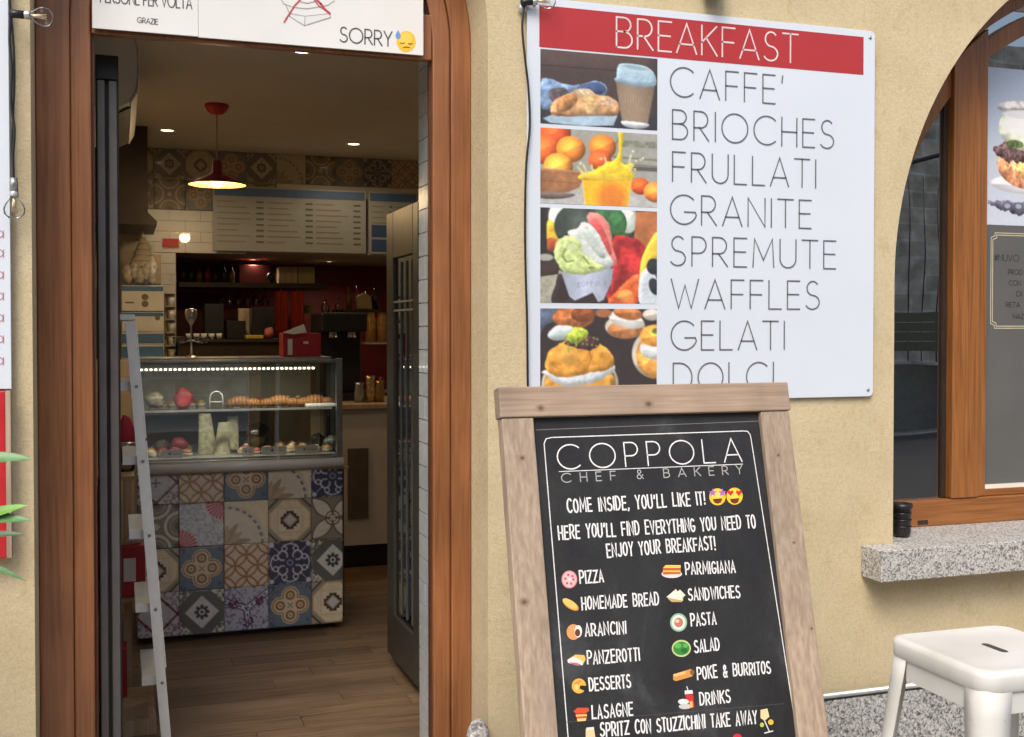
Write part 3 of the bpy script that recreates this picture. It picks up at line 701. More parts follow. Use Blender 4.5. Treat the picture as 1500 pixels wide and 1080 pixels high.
def tile_mesh(kind, sz, u0=0, u1=1, v0=0, v1=1, n=46, aged=False):
    key = (kind, sz, u0, u1, v0, v1, aged)
    if key in PAT: return PAT[key]
    im = tile_pat(kind, n); h, w, _ = im.shape
    if aged: im = im * .5 + np.array((150, 118, 84)) * .36  # dim warm light at the back wall mixed into the tile colours
    im = im[int((1 - v1) * h):int((1 - v0) * h), int(u0 * w):int(u1 * w)]
    o = grid_print('tile', im, (0.0008, 0, sz * (v1 - v0) - .0008), (sz * (u1 - u0) - .0016, 0, 0), (0, 0, -(sz * (v1 - v0) - .0016)), TILE, gain=1.5 if not aged else 1.1)
    me = o.data; bpy.data.objects.remove(o)
    # thin body behind the glazed face
    bm = bmesh.new(); bm.from_mesh(me); e = [x for x in bm.edges if x.is_boundary]
    r_ = bmesh.ops.extrude_edge_only(bm, edges=e); bmesh.ops.translate(bm, verts=[v for v in r_['geom'] if isinstance(v, bmesh.types.BMVert)], vec=(0, .006, 0)); bm.to_mesh(me); bm.free()
    PAT[key] = me; return me
def put_tile(kind, x, y, z, sz, parent, **k):
    o = bpy.data.objects.new('tile', tile_mesh(kind, sz, **k)); COL.objects.link(o); o.location = (x, y, z); o.parent = parent
    o.matrix_parent_inverse = parent.matrix_world.inverted(); return o
# band of patterned tiles along the top of the back wall
tx = ax(178, BY, 250); row1 = ['cross', 'octstar', 'cross', 'quatrefoil', 'octstar', 'arcleaf', 'olive', 'quatrefoil', 'scroll', 'lattice', 'petal', 'cross', 'diamond']
for i, kd in enumerate(row1):
    if tx + i * .2 + .2 < RX: put_tile(kd, tx + i * .2, BY - .008, CZ - .204, .2, backw, aged=True)
row2 = ['octstar', 'olive', 'quatrefoil', 'lattice', 'petal']
for i, kd in enumerate(row2):
    put_tile(kd, tx + i * .2, BY - .008, CZ - .405, .2, backw, aged=True)
st = MB().box(0, .196, 0, .006, 0, .068).mesh('subway_tile', plain('cream_tile', (.60, .55, .46), .3, 0, .05, 20, coat=.5))
for rr in range(4):
    for i in range(-1, 5):
        x = tx + .1 + i * .2 + (.1 if rr % 2 else 0)
        if x > nx0 - .35 and x < .75: 
            o = bpy.data.objects.new('subway_tile', st); COL.objects.link(o); o.location = (x, BY - .008, 2.152 - rr * .0705); o.parent = backw
# pilaster tiles left of the niche
for rr in range(10):
    o = bpy.data.objects.new('subway_tile', st); COL.objects.link(o); o.location = (nx0 - .2, BY - .008, 1.868 - rr * .0705); o.parent = backw
tg = MB(); x0, z0 = at(238, 362, BY - .02); x1, z1 = at(262, 350, BY - .02); tg.box(x0, x1, BY - .02, BY - .009, z0, z1); tag(tg.build('wall_tag', RED), 'small red notice on the cream tiles below the patterned band', 'notice')

# menu boards
def menu_board(px0, px1, label, cols, blocks=None):
    x0 = ax(px0, 4.6, 320); x1 = ax(px1, 4.6, 320); z0, z1 = 1.955, 2.385
    o = face_box(MB(), x0, x1, 4.6, 4.625, z0, z1, .003).build('menu_board', plain('menu_cream', (.26, .25, .22), .4, 0, .04)); tag(o, label, 'menu board', 'menu boards on the back wall')
    MB().box(x0 + .01, x1 - .01, 4.598, 4.5995, z1 - .065, z1 - .01).build('title_band', plain('menu_blue', (.05, .09, .17), .5), o)
    mb = MB(); ink = L3(128, 112, 94); cw = (x1 - x0 - .04) / cols
    for c in range(cols):
        for rr in range(8):
            z = z1 - .1 - rr * .038
            if blocks and c == 0 and rr > 3: continue
            a = x0 + .025 + c * cw; w = cw * random.uniform(.35, .68)
            mb.box(a, a + w, 4.5985, 4.5998, z - .006, z + .002, ink)
            mb.box(a + cw * .78, a + cw * .93, 4.5985, 4.5998, z - .008, z + .004, L3(96, 84, 70))
    mb.build('price_lines', PRINT, o, merge=False)['kind'] = 'stuff'
    if blocks:
        MB().box(x0 + .02, x0 + .28, 4.5984, 4.5997, z0 + .115, z0 + .2).build('blue_panel', plain('pb1', (.03, .05, .13), .5), o); MB().box(x0 + .02, x0 + .28, 4.5984, 4.5997, z0 + .015, z0 + .1).build('blue_panel', plain('pb2', (.03, .05, .13), .5), o)
menu_board(312, 536, 'long cream menu board with blue header, left of the two over the counter', 3)
menu_board(540, 612, 'shorter menu board with two blue panels, right of the two over the counter', 2, True)

# ceiling lamps
WARM = emit('warm_bulb', (1.0, .78, .36), 5); WARM2 = emit('downlight_glow', (1.0, .84, .5), 3.5)
def spot(loc, e, size=2.7, col=(1, .84, .60), rot=(0, 0, 0), r=.03):
    l = bpy.data.lights.new('spot', 'SPOT'); l.energy = e; l.spot_size = size; l.spot_blend = .6; l.color = col; l.shadow_soft_size = r
    o = bpy.data.objects.new('spot', l); COL.objects.link(o); o.location = loc; o.rotation_euler = rot
def downlight(px, py, z, label, e):
    e = e * (.95 if z > 2 else .45)
    d = ray(px, py); k = (z - EYE) / d.z; x, y = k * d.x, -DIST + k * d.y
    t = empty('ceiling_downlight', (x, y, z), label, 'downlight', 'recessed ceiling downlights')
    MB().lathe([(.036, -.001), (.052, -.006), (.056, -.001), (.056, .004)], x, y, z, 24).build('ring', CREAM, t)
    MB().lathe([(0, -.0015), (.036, -.0015), (.036, .003)], x, y, z, 24).build('lens', WARM2, t)
    spot((x, y, z - .02), e)
downlight(443, 75, CZ, 'recessed ceiling downlight just under the SORRY board, nearest of them', 7)
downlight(245, 191, CZ, 'recessed ceiling downlight to the left of the red pendant lamp', 7)
downlight(518, 211, CZ, 'recessed ceiling downlight above the right end of the patterned tile band', 7)
downlight(371, 380, 1.956, 'left downlight in the low soffit over the back bar', 6)
downlight(482, 383, 1.956, 'right downlight in the low soffit over the back bar', 6)
pe = empty('pendant_lamp', (.50, 3.1, CZ), 'red pendant lamp with wide flat shade hanging lit over the counter', 'pendant lamp')
MB().lathe([(0, 0), (.062, 0), (.064, -.012), (.05, -.035), (.03, -.05), (0, -.055)], .50, 3.1, CZ - .001, 24).build('ceiling_rose', RED, pe)
MB().tube([(.50, 3.1, CZ - .05), (.50, 3.1, 2.31)], .003, 6).build('cord', plain('cord', (.4, .25, .2), .7), pe)
MB().lathe([(.018, .125), (.024, .12), (.026, .06), (.05, .045), (.15, .0), (.152, -.004), (.150, -.004)], .50, 3.1, 2.205, 36).build('lamp_shade', plain('shade_red', (.22, .012, .012), .45), pe)
MB().lathe([(.150, -.0035), (.05, .036), (.024, .05), (.0, .052)], .50, 3.1, 2.205, 36).build('shade_lining', plain('enamel', (.80, .52, .15), .6), pe)
MB().lathe([(.0, -.03), (.022, -.024), (.032, 0), (.026, .024), (.014, .04)], .50, 3.1, 2.218, 20).build('light_bulb', WARM, pe)
pl_ = bpy.data.lights.new('pendant', 'POINT'); pl_.energy = 7.0; pl_.color = (1, .70, .36); pl_.shadow_soft_size = .04
po = bpy.data.objects.new('pendant_light', pl_); COL.objects.link(po); po.location = (.50, 3.1, 2.165)

# air conditioner on the left wall
ac = empty('air_conditioner', (-.15, 1.55, 2.3), 'cream wall mounted air conditioner high on the left inside the door', 'air conditioner')
prof = [(-.149, 2.60), (.02, 2.605), (.06, 2.585), (.075, 2.54), (.078, 2.44), (.068, 2.37), (.045, 2.325), (-.0, 2.30), (-.149, 2.295)]
MB().prism(prof, 1.58, 2.62, 'y').build('housing', CREAM, ac, .006)
MB().prism([(.064, 2.588), (.080, 2.545), (.0835, 2.44), (.074, 2.365), (.05, 2.322), (.047, 2.326), (.0695, 2.372), (.0785, 2.44), (.0755, 2.54), (.061, 2.586)], 1.572, 2.628, 'y').build('front_cover', CREAM, ac)
MB().prism([(.044, 2.3215), (.0, 2.2965), (-.03, 2.2955), (-.03, 2.29), (.0, 2.290), (.047, 2.315)], 1.65, 2.55, 'y').build('louvre', BLACK, ac)

# dark hood cabinet behind it
x1, z0 = at(222, 330, 3.9)
hc = MB().box(-.149, x1 - .02, 3.9, 4.6, z0 + .05, CZ - .002); hc.prism([(-.149, z0), (x1 + .03, z0), (x1 + .03, z0 + .02), (x1 - .02, z0 + .07), (-.149, z0 + .07)], 3.86, 4.6, 'y')
tag(hc.build('extractor_hood', DARKW), 'dark brown extractor hood hanging in the left back corner', 'hood')

# ---- left back corner: cabinet with stacked boxes
xb = ax(241, 4.0, 470); lc = MB().box(-.149, xb, 3.9, 4.6, 0, az(200, 527, 3.9))
tag(lc.build('corner_cabinet', WHITELAC, None, .003), 'cream cabinet in the back corner under the stacked boxes', 'cabinet')
def bx_px(name, mat, px0, px1, py0, py1, Y, dep, label, cat, group=None, bev=.003):
    x0, z1 = at(px0, py0, Y); x1, z0 = at(px1, py1, Y); x1 = at(px1, (py0 + py1) / 2, Y)[0]
    o = MB().box(x0, x1, Y, Y + dep, z0, z1).build(name, mat, None, bev); tag(o, label, cat, group); return o, (x0, x1, z0, z1)
BCARD = plain('white_carton', (.72, .76, .80), .6, 0, .06); BLUEP = plain('carton_blue', (.08, .20, .45), .6)
for i, (a, b, lab) in enumerate(((418, 456, 'white carton with blue stripe and round pictures, top of the corner stack'), (457, 486, 'white carton with blue band, second in the corner stack'), (487, 505, 'white and blue carton, third in the corner stack'), (506, 526, 'blue sided carton at the bottom of the corner stack'))):
    o, (x0, x1, z0, z1) = bx_px('carton', BCARD, 178, 240, a, b, 4.02, .4, lab, 'carton', 'cartons stacked in the back corner')
    h = z1 - z0
    if i < 2:
        MB().box(x0 + .002, x1 - .002, 4.0185, 4.0195, z1 - h * .22, z1 - .004).build('blue_stripe', BLUEP, o)
        for q in ((.55, .45), (.55, .18)) if i == 0 else ((.85, .6),):
            MB().lathe([(0, 0), (h * .13, 0)], (x0 + (x1 - x0) * q[0]), 4.0188, z0 + h * q[1] + h * .1, 14, ax='y').build('round_picture', plain('rp', (.2, .17, .12), .6), o)
        MB().box(x0 + .02, x0 + .07, 4.0187, 4.0195, z0 + h * .3, z0 + h * .36).build('print_line', INK, o)
    else: MB().box(x0 + .002, x1 - .002, 4.0185, 4.0195, z0 + .008, z1 - .008).build('blue_stripe', BLUEP, o)
# cone of paper cups and wrapped packs on top
cx, cz = at(205, 415, 4.15); 
o = MB(); zt = az(205, 388, 4.15)
for i in range(6): o.lathe([(.085 - i * .014, 0), (.072 - i * .014, .034), (.06 - i * .014, .034)], cx + .02, 4.2, zt + i * .036 - .01, 14)
o.lathe([(.012, 0), (0, .05)], cx + .02, 4.2, zt + 6 * .036 - .012, 10)
tag(o.build('cup_stack', plain('cups', (.62, .55, .44), .5)), 'tapering stack of pale paper cups in the back corner', 'cups')
bag = MB(); 
for i in range(5): bag.blob(cx - .07 + i * .035, 4.15, cz + .055 + (i % 2) * .02, .034, .05, .06, 10, None, .25)
tag(bag.build('plastic_bag', plain('bag', (.55, .53, .50), .15, 0, .3, 40, coat=.6)), 'crumpled clear plastic bag of wrapped cutlery on the top carton', 'bag')
bx_px('small_carton', PALEWOOD, 218, 236, 372, 416, 4.25, .2, 'plain beige box standing beside the paper cups', 'box')
# cup cubbies beside the niche
cr = empty('cup_rack', (nx0 - .08, 4.6, 1.2), 'narrow beige rack of white cups beside the back bar opening', 'rack')
x0 = ax(242, 4.6, 470); x1 = ax(257, 4.6, 470); za, zb_ = az(250, 526, 4.6), az(250, 430, 4.6); n = 5; hh = (zb_ - za) / n
mb = MB().box(x0, x1, 4.66, 4.69, za, zb_)
for i in range(n + 1): mb.box(x0, x1, 4.58, 4.659, za + i * hh - .003, za + i * hh + .003)
mb.build('shelves', PLASTER, cr)
for i in range(n): MB().lathe([(0, 0), (.02, 0), (.027, .06), (.024, .06), (.018, .005)], (x0 + x1) / 2 + .01, 4.62, za + i * hh + .004, 14).build('cup', CREAM, cr)

# ================================================================== DISPLAY COUNTER
CX0, CX1, CY0, CY1 = .068, 1.0, 2.18, 2.86
dc = empty('display_counter', (.53, 2.18, 0), 'glass pastry display counter with patchwork patterned tile front', 'display counter')
MB().box(CX0, CX1, CY0 + .007, CY1, .03, .775).build('base', WHITELAC, dc)
MB().box(CX0 + .03, CX1 - .03, CY0 + .06, CY1 - .03, 0.001, .0295).build('toe_kick', BLACK, dc)
rows = [['diamond', 'lattice', 'quatrefoil', 'arcleaf', 'scroll'], ['olive', 'fans', 'arcleaf', 'cross', 'petal'], ['cross', 'quatrefoil', 'lattice', 'scroll', 'octstar'], ['diamond', 'octstar', 'hexfloral', 'quatrefoil', 'cross']]
T = .2005; xs = [CX0 + .002, ax(262, CY0, 800), ax(327, CY0, 800), ax(392, CY0, 800), ax(453, CY0, 800)]
for r_i, row in enumerate(rows):
    z0 = .032 + (3 - r_i) * T
    for c_i, kd in enumerate(row):
        kw = {}; x = xs[c_i - 1] + T if c_i > 1 else xs[c_i]
        x = xs[1] + (c_i - 1) * T if c_i else xs[0]
        if c_i == 0: kw.update(u0=round(1 - (xs[1] - xs[0]) / T, 2) if xs[1] - xs[0] < T else 0)
        if c_i == 4: kw.update(u1=round(min(1, (CX1 - x) / T), 2))
        if r_i == 0: kw.update(v1=round((.765 - z0) / T, 2))
        put_tile(kd, x, CY0, z0, T, dc, **kw)
MB().tube([(CX0 + .02, CY0 - .012, .797), (CX1, CY0 - .012, .797)], .024, 16).build('bumper_rail', plain('rail_white', (.88, .88, .90), .3, 0, .03), dc)
MB().box(CX0, CX1 + .03, CY0 - .01, CY0 + .02, .766, .7725).build('lower_trim', PALEWOOD, dc)
MB().box(CX0, CX1, CY0 + .012, CY1, .776, .825).build('deck_body', STEEL, dc, .002)
MB().box(CX0 + .02, CX1 - .02, CY0 + .04, CY1 - .04, .826, .834).build('deck', plain('deck', (.40, .39, .36), .3, .5), dc)
MB().box(CX0 + .001, CX1 - .029, CY0, CY0 + .006, .822, 1.268).build('front_pane', CASEG, dc)
MB().box(CX0, CX0 + .006, CY0 + .007, CY1 - .02, .826, 1.268).build('side_pane', GLASSY, dc)
MB().box(CX1 - .008, CX1 - .002, CY0 + .03, CY1 - .03, .826, 1.268).build('side_pane', GLASSY, dc)
MB().box(CX0, CX1, CY0 + .001, CY0 + .35, 1.2685, 1.2765).build('top_pane', GLASSY, dc)
MB().box(CX0, CX1 + .012, CY0 + .35, CY1, 1.262, 1.29).build('top_deck', STEEL, dc, .002)
MB().box(CX0, CX1 - .03, CY0 - .004, CY0 + .02, 1.277, 1.287).build('top_rail', STEEL, dc, .001)
MB().box(CX1 - .028, CX1, CY0 - .004, CY0 + .028, .80, 1.29).build('corner_post', STEEL, dc, .002)
MB().box(CX0, CX0 + .02, CY1 - .03, CY1, .826, 1.26).build('rear_post', STEEL, dc)
MB().box(CX1 - .0, CX1 + .012, CY0 + .03, CY1, .05, .775).build('side_panel', FSTEEL, dc)
MB().box(CX0 + .01, CX1 - .03, CY0 + .12, CY1 - .08, 1.045, 1.051).build('glass_shelf', GLASSY, dc)
MB().box(CX0 + .01, CX1 - .03, CY0 + .113, CY0 + .119, 1.043, 1.053).build('shelf_edge', ALU, dc)
MB().box(CX0 + .02, CX1 - .05, CY1 - .04, CY1 - .034, .836, 1.26).build('rear_panel', plain('rearp', (.30, .28, .22), .4, .2), dc)
MB().box(CX0 + .01, CX1 - .12, CY0 + .05, CY0 + .075, 1.236, 1.252).build('led_housing', plain('ledh', (.16, .15, .13), .5), dc)
led = MB(); xx = CX0 + .02
while xx < CX1 - .13: led.box(xx, xx + .009, CY0 + .044, CY0 + .0495, 1.240, 1.247); xx += .021
led.build('led_strip', emit('led', (1.0, .93, .72), 6), dc)
al = bpy.data.lights.new('led_light', 'AREA'); al.shape = 'RECTANGLE'; al.size = .8; al.size_y = .02; al.energy = 2.4; al.color = (1, .93, .75)
alo = bpy.data.objects.new('led_light', al); COL.objects.link(alo); alo.location = ((CX0 + CX1) / 2 - .03, CY0 + .062, 1.232)

# goods in the case
CR = m_col('crust', .5); random.seed(3)
def croissant(x, y, z, s, label, k):
    mb = MB(); n = 9; kc = random.uniform(.65, 1.15)
    for i in range(n):
        t = -1.1 + 2.2 * i / (n - 1); rr = .020 * s * (1 - abs(t / 1.35) ** 2 * .75)
        mb.blob(x + math.sin(t) * .042 * s, y + (1 - math.cos(t)) * .05 * s, z + rr, .011 * s, rr * 1.05, rr, 10, (.34 * kc, .15 * kc, .05 * kc), .04)
    tag(mb.build('croissant', CR), label, 'pastry', 'pastries on the glass shelf of the counter')
ords = ['first', 'second', 'third', 'fourth', 'fifth', 'sixth', 'seventh', 'eighth']
for i, px in enumerate((352, 370, 392, 410, 428, 446, 462, 478)):
    croissant(ax(px, 2.42, 590), 2.42, 1.0515, 1.1 if i % 3 else 1.45, 'golden brown croissant on the glass shelf, ' + ords[i] + ' from the left in its row', i)
for i, (px, w) in enumerate(((352, 44), (418, 50))):
    x = ax(px, 2.3, 590); o = MB().lathe([(0, .002), (.085, .002), (.10, .012), (.098, .014), (.08, .006)], x + .03, 2.5, 1.051 - .215, 26).build('tray', STEEL); 
    tag(o, ('round steel tray in the middle of the lower deck', 'round steel tray to the right on the lower deck')[i], 'tray', 'trays on the lower deck')
# paper wraps standing upright
m_bag = plain('creambag', (.62, .56, .38), .6, 0, .35, 45, bmp=.5)
for i, (pa, pb, yb, h, lab) in enumerate(((290, 318, 2.42, .19, 'tall cream paper wrap, left of the three on the lower deck'), (312, 338, 2.36, .15, 'cream paper wrap in the middle of the three on the lower deck'), (326, 350, 2.46, .17, 'cream paper wrap, right of the three on the lower deck'))):
    x0 = ax(pa, yb, 660); x1 = ax(pb, yb, 660); mb = MB(); n = 7; rows_ = []
    for j in range(6):
        t = j / 5; zz = .8345 + h * t; wv = 1 - .35 * t; cx_ = (x0 + x1) / 2 + .012 * t * (1 if i else -1)
        rows_.append([Vector((cx_ + (x1 - x0) * .5 * wv * math.cos(2 * math.pi * q / 12) * random.uniform(.96, 1.03), yb + .03 * (1 - .6 * t) * math.sin(2 * math.pi * q / 12), zz + random.uniform(-.004, .004) * t)) for q in range(12)])
    vs = [v for r_ in rows_ for v in r_]; fs = [(j * 12 + q, j * 12 + (q + 1) % 12, (j + 1) * 12 + (q + 1) % 12, (j + 1) * 12 + q) for j in range(5) for q in range(12)] + [tuple(60 + q for q in range(12))]
    mb.add(vs, fs); tag(mb.build('paper_wrap', m_bag), lab, 'paper wrap', 'paper wraps in the counter')
mb = MB(); c0 = ax(317, 2.42, 590); mb.tube([(c0 - .03, 2.425, 1.052)] + [(c0 - .03 * math.cos(math.pi * i / 12), 2.425, 1.095 + .035 * math.sin(math.pi * i / 12)) for i in range(13)] + [(c0 + .03, 2.425, 1.052)], .004, 8); mb.tube([(c0 - .03, 2.425, 1.08), (c0 + .03, 2.425, 1.08)], .003, 6)
tag(mb.build('wire_stand', ALU), 'pale looped wire stand on the glass shelf of the counter', 'stand')
# many small bakes in paper cups on the lower deck and the shelf
PCOL = [(.34, .15, .05), (.42, .24, .09), (.20, .08, .03), (.55, .42, .25), (.35, .05, .04), (.10, .05, .03), (.5, .33, .12)]
def small_bake(x, y, z, r_, c_, lab, grp):
    mb = MB().lathe([(r_ * .75, 0), (r_ * 1.02, r_ * .55), (r_ * .97, r_ * .55), (r_ * .7, .001)], x, y, z, 12, (.55, .50, .42)); mb.blob(x, y, z + r_ * .6, r_ * .92, r_ * .92, r_ * .62, 10, c_, .08)
    if random.random() < .5: mb.blob(x + r_ * .1, y, z + r_ * 1.15, r_ * .4, r_ * .4, r_ * .25, 8, (.75, .72, .66) if random.random() < .6 else (.3, .02, .02), .1)
    CNT[lab] = CNT.get(lab, 0) + 1; tag(mb.build('small_cake', CR), lab + ', ' + ORD[CNT[lab] - 1] + ' from the left', 'cake', grp)
random.seed(21); CNT = {}; ORD = ['first', 'second', 'third', 'fourth', 'fifth', 'sixth', 'seventh', 'eighth', 'ninth', 'tenth', 'eleventh', 'twelfth', 'thirteenth', 'fourteenth', 'fifteenth', 'sixteenth']
for rr in range(3):
    for px in range(222, 490, 17):
        if 284 < px < 352 and rr < 3: continue
        if 360 < px < 405 and rr > 0: continue
        small_bake(ax(px, 2.34 + rr * .1, 640) + random.uniform(-.008, .008), 2.33 + rr * .1 + random.uniform(-.01, .01), .8345 + rr * .0, random.uniform(.022, .032), random.choice(PCOL), 'small cake in the %s row of the lower deck' % ('front', 'middle', 'rear')[rr], 'small cakes on the lower deck')
for px in range(224, 300, 14): small_bake(ax(px, 2.62, 590), 2.60, 1.0515, random.uniform(.018, .026), random.choice(PCOL), 'small cake in the rear left row of the glass shelf', 'small cakes on the glass shelf')
for px in range(345, 480, 15): small_bake(ax(px, 2.64, 590), 2.62, 1.0515, random.uniform(.020, .030), random.choice(PCOL[:3]), 'domed bake in the rear right row of the glass shelf', 'domed bakes on the glass shelf')
# slicer-like domed dish
x = ax(375, 2.46, 620); dd = MB().lathe([(.0, .13), (.04, .125), (.075, .10), (.09, .05), (.092, .0), (.088, .0), (.086, .05), (.07, .095), (0, .122)], x, 2.55, .8425, 28).build('cake_dome', m_glass('dome', 1.5, (.72, .74, .70)))
tag(dd, 'glass cake dome in the middle of the lower deck', 'cake dome'); MB().lathe([(.0, .002), (.06, .002), (.05, .05), (0, .055)], x, 2.55, .8425, 20).build('cake', plain('cake', (.35, .22, .10), .6), dd)
# red packages
def lump(name, px, py, Y, r, z, mat, label, cat, sy=1.4, j=.18):
    x = ax(px, Y, py); mb = MB(); mb.blob(x, Y, z + r * sy, r, r * .8, r * sy, 22, None, 0); c_ = Vector((x, Y, z + r * sy)); f1, f2, f3 = random.uniform(40, 90), random.uniform(40, 90), random.uniform(100, 190)
    mb.v = [tuple(c_ + (Vector(v) - c_) * (1 + j * (.5 * math.sin(v[0] * f1 + v[2] * f2) + .4 * math.sin(v[2] * f3 + v[1] * f1) + .3 * math.sin(v[0] * f3 * 1.3)))) for v in mb.v]; tag(mb.build(name, mat), label, cat)
lump('red_package', 262, 630, 2.45, .042, .836, plain('pk1', (.30, .02, .03), .5, 0, .5, 30), 'red wrapped cake at the left of the lower deck', 'package', .9, .12)
lump('red_parcel', 268, 590, 2.45, .045, 1.0515, plain('pk2', (.30, .03, .035), .45, 0, .6, 30), 'crumpled red wrapped parcel on the left of the glass shelf', 'package', 1.1, .14)
lump('clear_parcel', 226, 590, 2.45, .045, 1.0515, plain('pk3', (.20, .17, .12), .4, 0, .7, 40), 'crinkled brown wrapped parcel at the far left of the glass shelf', 'package', .9, .12)
lump('dark_loaf', 236, 620, 2.45, .038, .836, plain('pk4', (.05, .035, .02), .5, 0, .4, 30), 'dark baked loaf at the far left of the lower deck', 'bread', .9)
lump('bread_roll', 466, 640, 2.5, .038, .836, plain('pk5', (.10, .12, .10), .35, 0, .5, 30), 'dark wrapped roll at the right of the lower deck', 'bread', 1.0)
lump('salad_pack', 484, 636, 2.4, .032, .836, plain('pk6', (.30, .32, .30), .2, 0, .5, 40, coat=.5), 'pale wrapped pack in the right corner of the lower deck', 'package', 1.1)
for i, (a, b) in enumerate(((236, 268), (355, 372), (384, 420), (432, 466))):
    x0 = ax(a, 2.25, 660); x1 = ax(b, 2.25, 660)
    o = MB().box(x0, x1, 2.25, 2.253, .8345, .874).build('price_card', PAPER); o.rotation_euler = (0, 0, 0)
    tag(o, 'white price card, %s from the left along the front of the lower deck' % ords[i], 'price card', 'price cards in the counter')
    MB().lathe([(0, 0), (.006, 0)], (x0 + x1) / 2 - .01, 2.2492, .856, 10, ax='y').build('mark', plain('mk', (.3, .05, .04), .6), o); MB().box((x0 + x1) / 2 + .002, x1 - .01, 2.2488, 2.2498, .853, .856).build('print_line', INK, o)
o = MB().box(ax(450, 2.33, 610), ax(492, 2.33, 610), 2.33, 2.42, 1.0515, 1.066).build('white_tray', PAPER, None, .003); tag(o, 'small white tray on the right end of the glass shelf', 'tray')

# things on top of the counter
rb = empty('red_box', (.8, 2.55, 1.29), 'open red carton with a white flap standing on the counter top', 'box')
x0 = ax(415, 2.56, 500); x1 = ax(470, 2.56, 500); zt = az(440, 488, 2.56)
MB().box(x0, x1, 2.56, 2.72, 1.291, zt).build('carton', REDCARD, rb, .002)
MB().prism([(x0 - .004, zt + .002), (x0 + .10, zt + .045), (x0 + .115, zt + .004), (x0 + .05, zt - .006)], 2.548, 2.5535, 'y').build('flap', PAPER, rb)
MB().box(x0 + .022, x0 + .045, 2.5575, 2.559, 1.30, zt - .03).build('paper_label', PAPER, rb); MB().box(x0 + .10, x0 + .125, 2.5575, 2.559, zt - .055, zt - .042).build('paper_label', PAPER, rb)
gx = ax(282, 2.5, 500); gs = MB().lathe([(.035, 0), (.03, .004), (.006, .012), (.004, .15), (.012, .17), (.026, .19), (.03, .215), (.026, .235), (0, .24)], gx, 2.6, 1.291, 22).build('glass_stand', STEEL)
tag(gs, 'slender metal stand with a glass knob on the counter top', 'stand')
MB().lathe([(.028, .0), (.036, .03), (.03, .032)], gx - .055, 2.6, 1.36, 16).build('glass_cup', GLASSY, gs); MB().lathe([(.028, .0), (.036, .03), (.03, .032)], gx + .055, 2.6, 1.36, 16).build('glass_cup', GLASSY, gs)
MB().tube([(gx - .055, 2.6, 1.36), (gx, 2.6, 1.375), (gx + .055, 2.6, 1.36)], .003, 6).build('arm', STEEL, gs)

# ================================================================== BACK BAR
bc = empty('back_counter', (1.3, 3.45, 0), 'white back counter with pale worktop behind the glass display', 'counter')
bx0 = .25
MB().box(bx0, RX - .01, 3.52, 4.3, .14, .955).build('cabinet', WHITELAC, bc); MB().box(bx0, RX - .01, 3.56, 4.28, .001, .139).build('toe_kick', BLACK, bc)
MB().box(bx0 - .01, RX - .01, 3.48, 4.32, .956, .985).build('worktop', PALEWOOD, bc, .003)
mb = MB(); mb.box(ax(510, 3.5, 700), ax(540, 3.5, 700), 3.505, 3.519, .30, .72); mb.build('door_panel', plain('bcp', (.12, .09, .065), .5), bc)
def shelf(px0, px1, py, Y, dep, lab, th=.02, mat=DARKW):
    x0, z = at(px0, py, Y); x1 = ax(px1, Y, py); o = MB().box(x0, x1, Y, Y + dep, z - th, z).build('shelf', mat); tag(o, lab, 'shelf', 'shelves in the back bar'); return z
UZ = shelf(262, 480, 413, 5.3, .5, 'long dark upper shelf across the back bar opening', .035)
MZ = shelf(262, 420, 497, 4.4, .5, 'dark middle shelf at the left of the back bar', .02)
RZ = shelf(500, 580, 453, 5.0, .4, 'dark upper shelf at the right of the back bar')
JZ = shelf(535, 582, 502, 4.9, .3, 'narrow shelf of amber jars at the right of the back bar', .012, PALEWOOD)
KZ = shelf(540, 582, 574, 4.8, .3, 'lowest pale shelf at the right of the back bar', .012, PALEWOOD)
def on_shelf(name, mat, px0, px1, py, z, Y, dep, lab, cat, grp=None):
    x0, x1 = ax(px0, Y, py), ax(px1, Y, py); o = MB().box(x0, x1, Y, Y + dep, z + .001, az(px0, py, Y)).build(name, mat, None, .004); tag(o, lab, cat, grp); return o
on_shelf('beige_carton', PALEWOOD, 409, 436, 391, UZ, 5.35, .2, 'beige carton in the middle of the upper back shelf', 'carton')
on_shelf('yellow_carton', plain('yc', (.45, .36, .14), .6), 437, 461, 391, UZ, 5.35, .2, 'dull yellow carton at the right of the upper back shelf', 'carton')
on_shelf('red_carton', plain('dull_red_card', (.14, .012, .012), .7), 350, 396, 388, UZ, 5.5, .2, 'wide red carton at the left of the upper back shelf', 'carton')
x = ax(398, 5.35, 400); o = MB().blob(x, 5.38, UZ + .045, .035, .035, .04, 14).build('round_tin', BLACK); tag(o, 'small black round tin between cartons on the upper shelf', 'tin')
on_shelf('coffee_grinder', BLACK, 300, 328, 445, MZ, 4.5, .2, 'black coffee grinder at the left on the middle shelf', 'grinder')
on_shelf('black_tin', BLACK, 332, 360, 470, MZ, 4.5, .2, 'low black tin left of the cream card on the middle shelf', 'tin')
on_shelf('cream_card', PALEWOOD, 349, 368, 452, MZ, 4.72, .03, 'tall cream card behind the tins on the middle shelf', 'card')
on_shelf('black_caddy', BLACK, 369, 402, 450, MZ, 4.55, .2, 'tall black caddy right of the cream card', 'caddy')
on_shelf('yellow_tray', plain('yt', (.6, .42, .04), .5), 360, 386, 491, MZ, 4.42, .1, 'flat yellow tray at the front of the middle shelf', 'tray')
lump('pink_figurine', 394, 480, 4.46, .03, MZ, plain('pf', (.45, .12, .08), .5, 0, .5, 60), 'small reddish trinket at the right end of the middle shelf', 'ornament', 1.3)
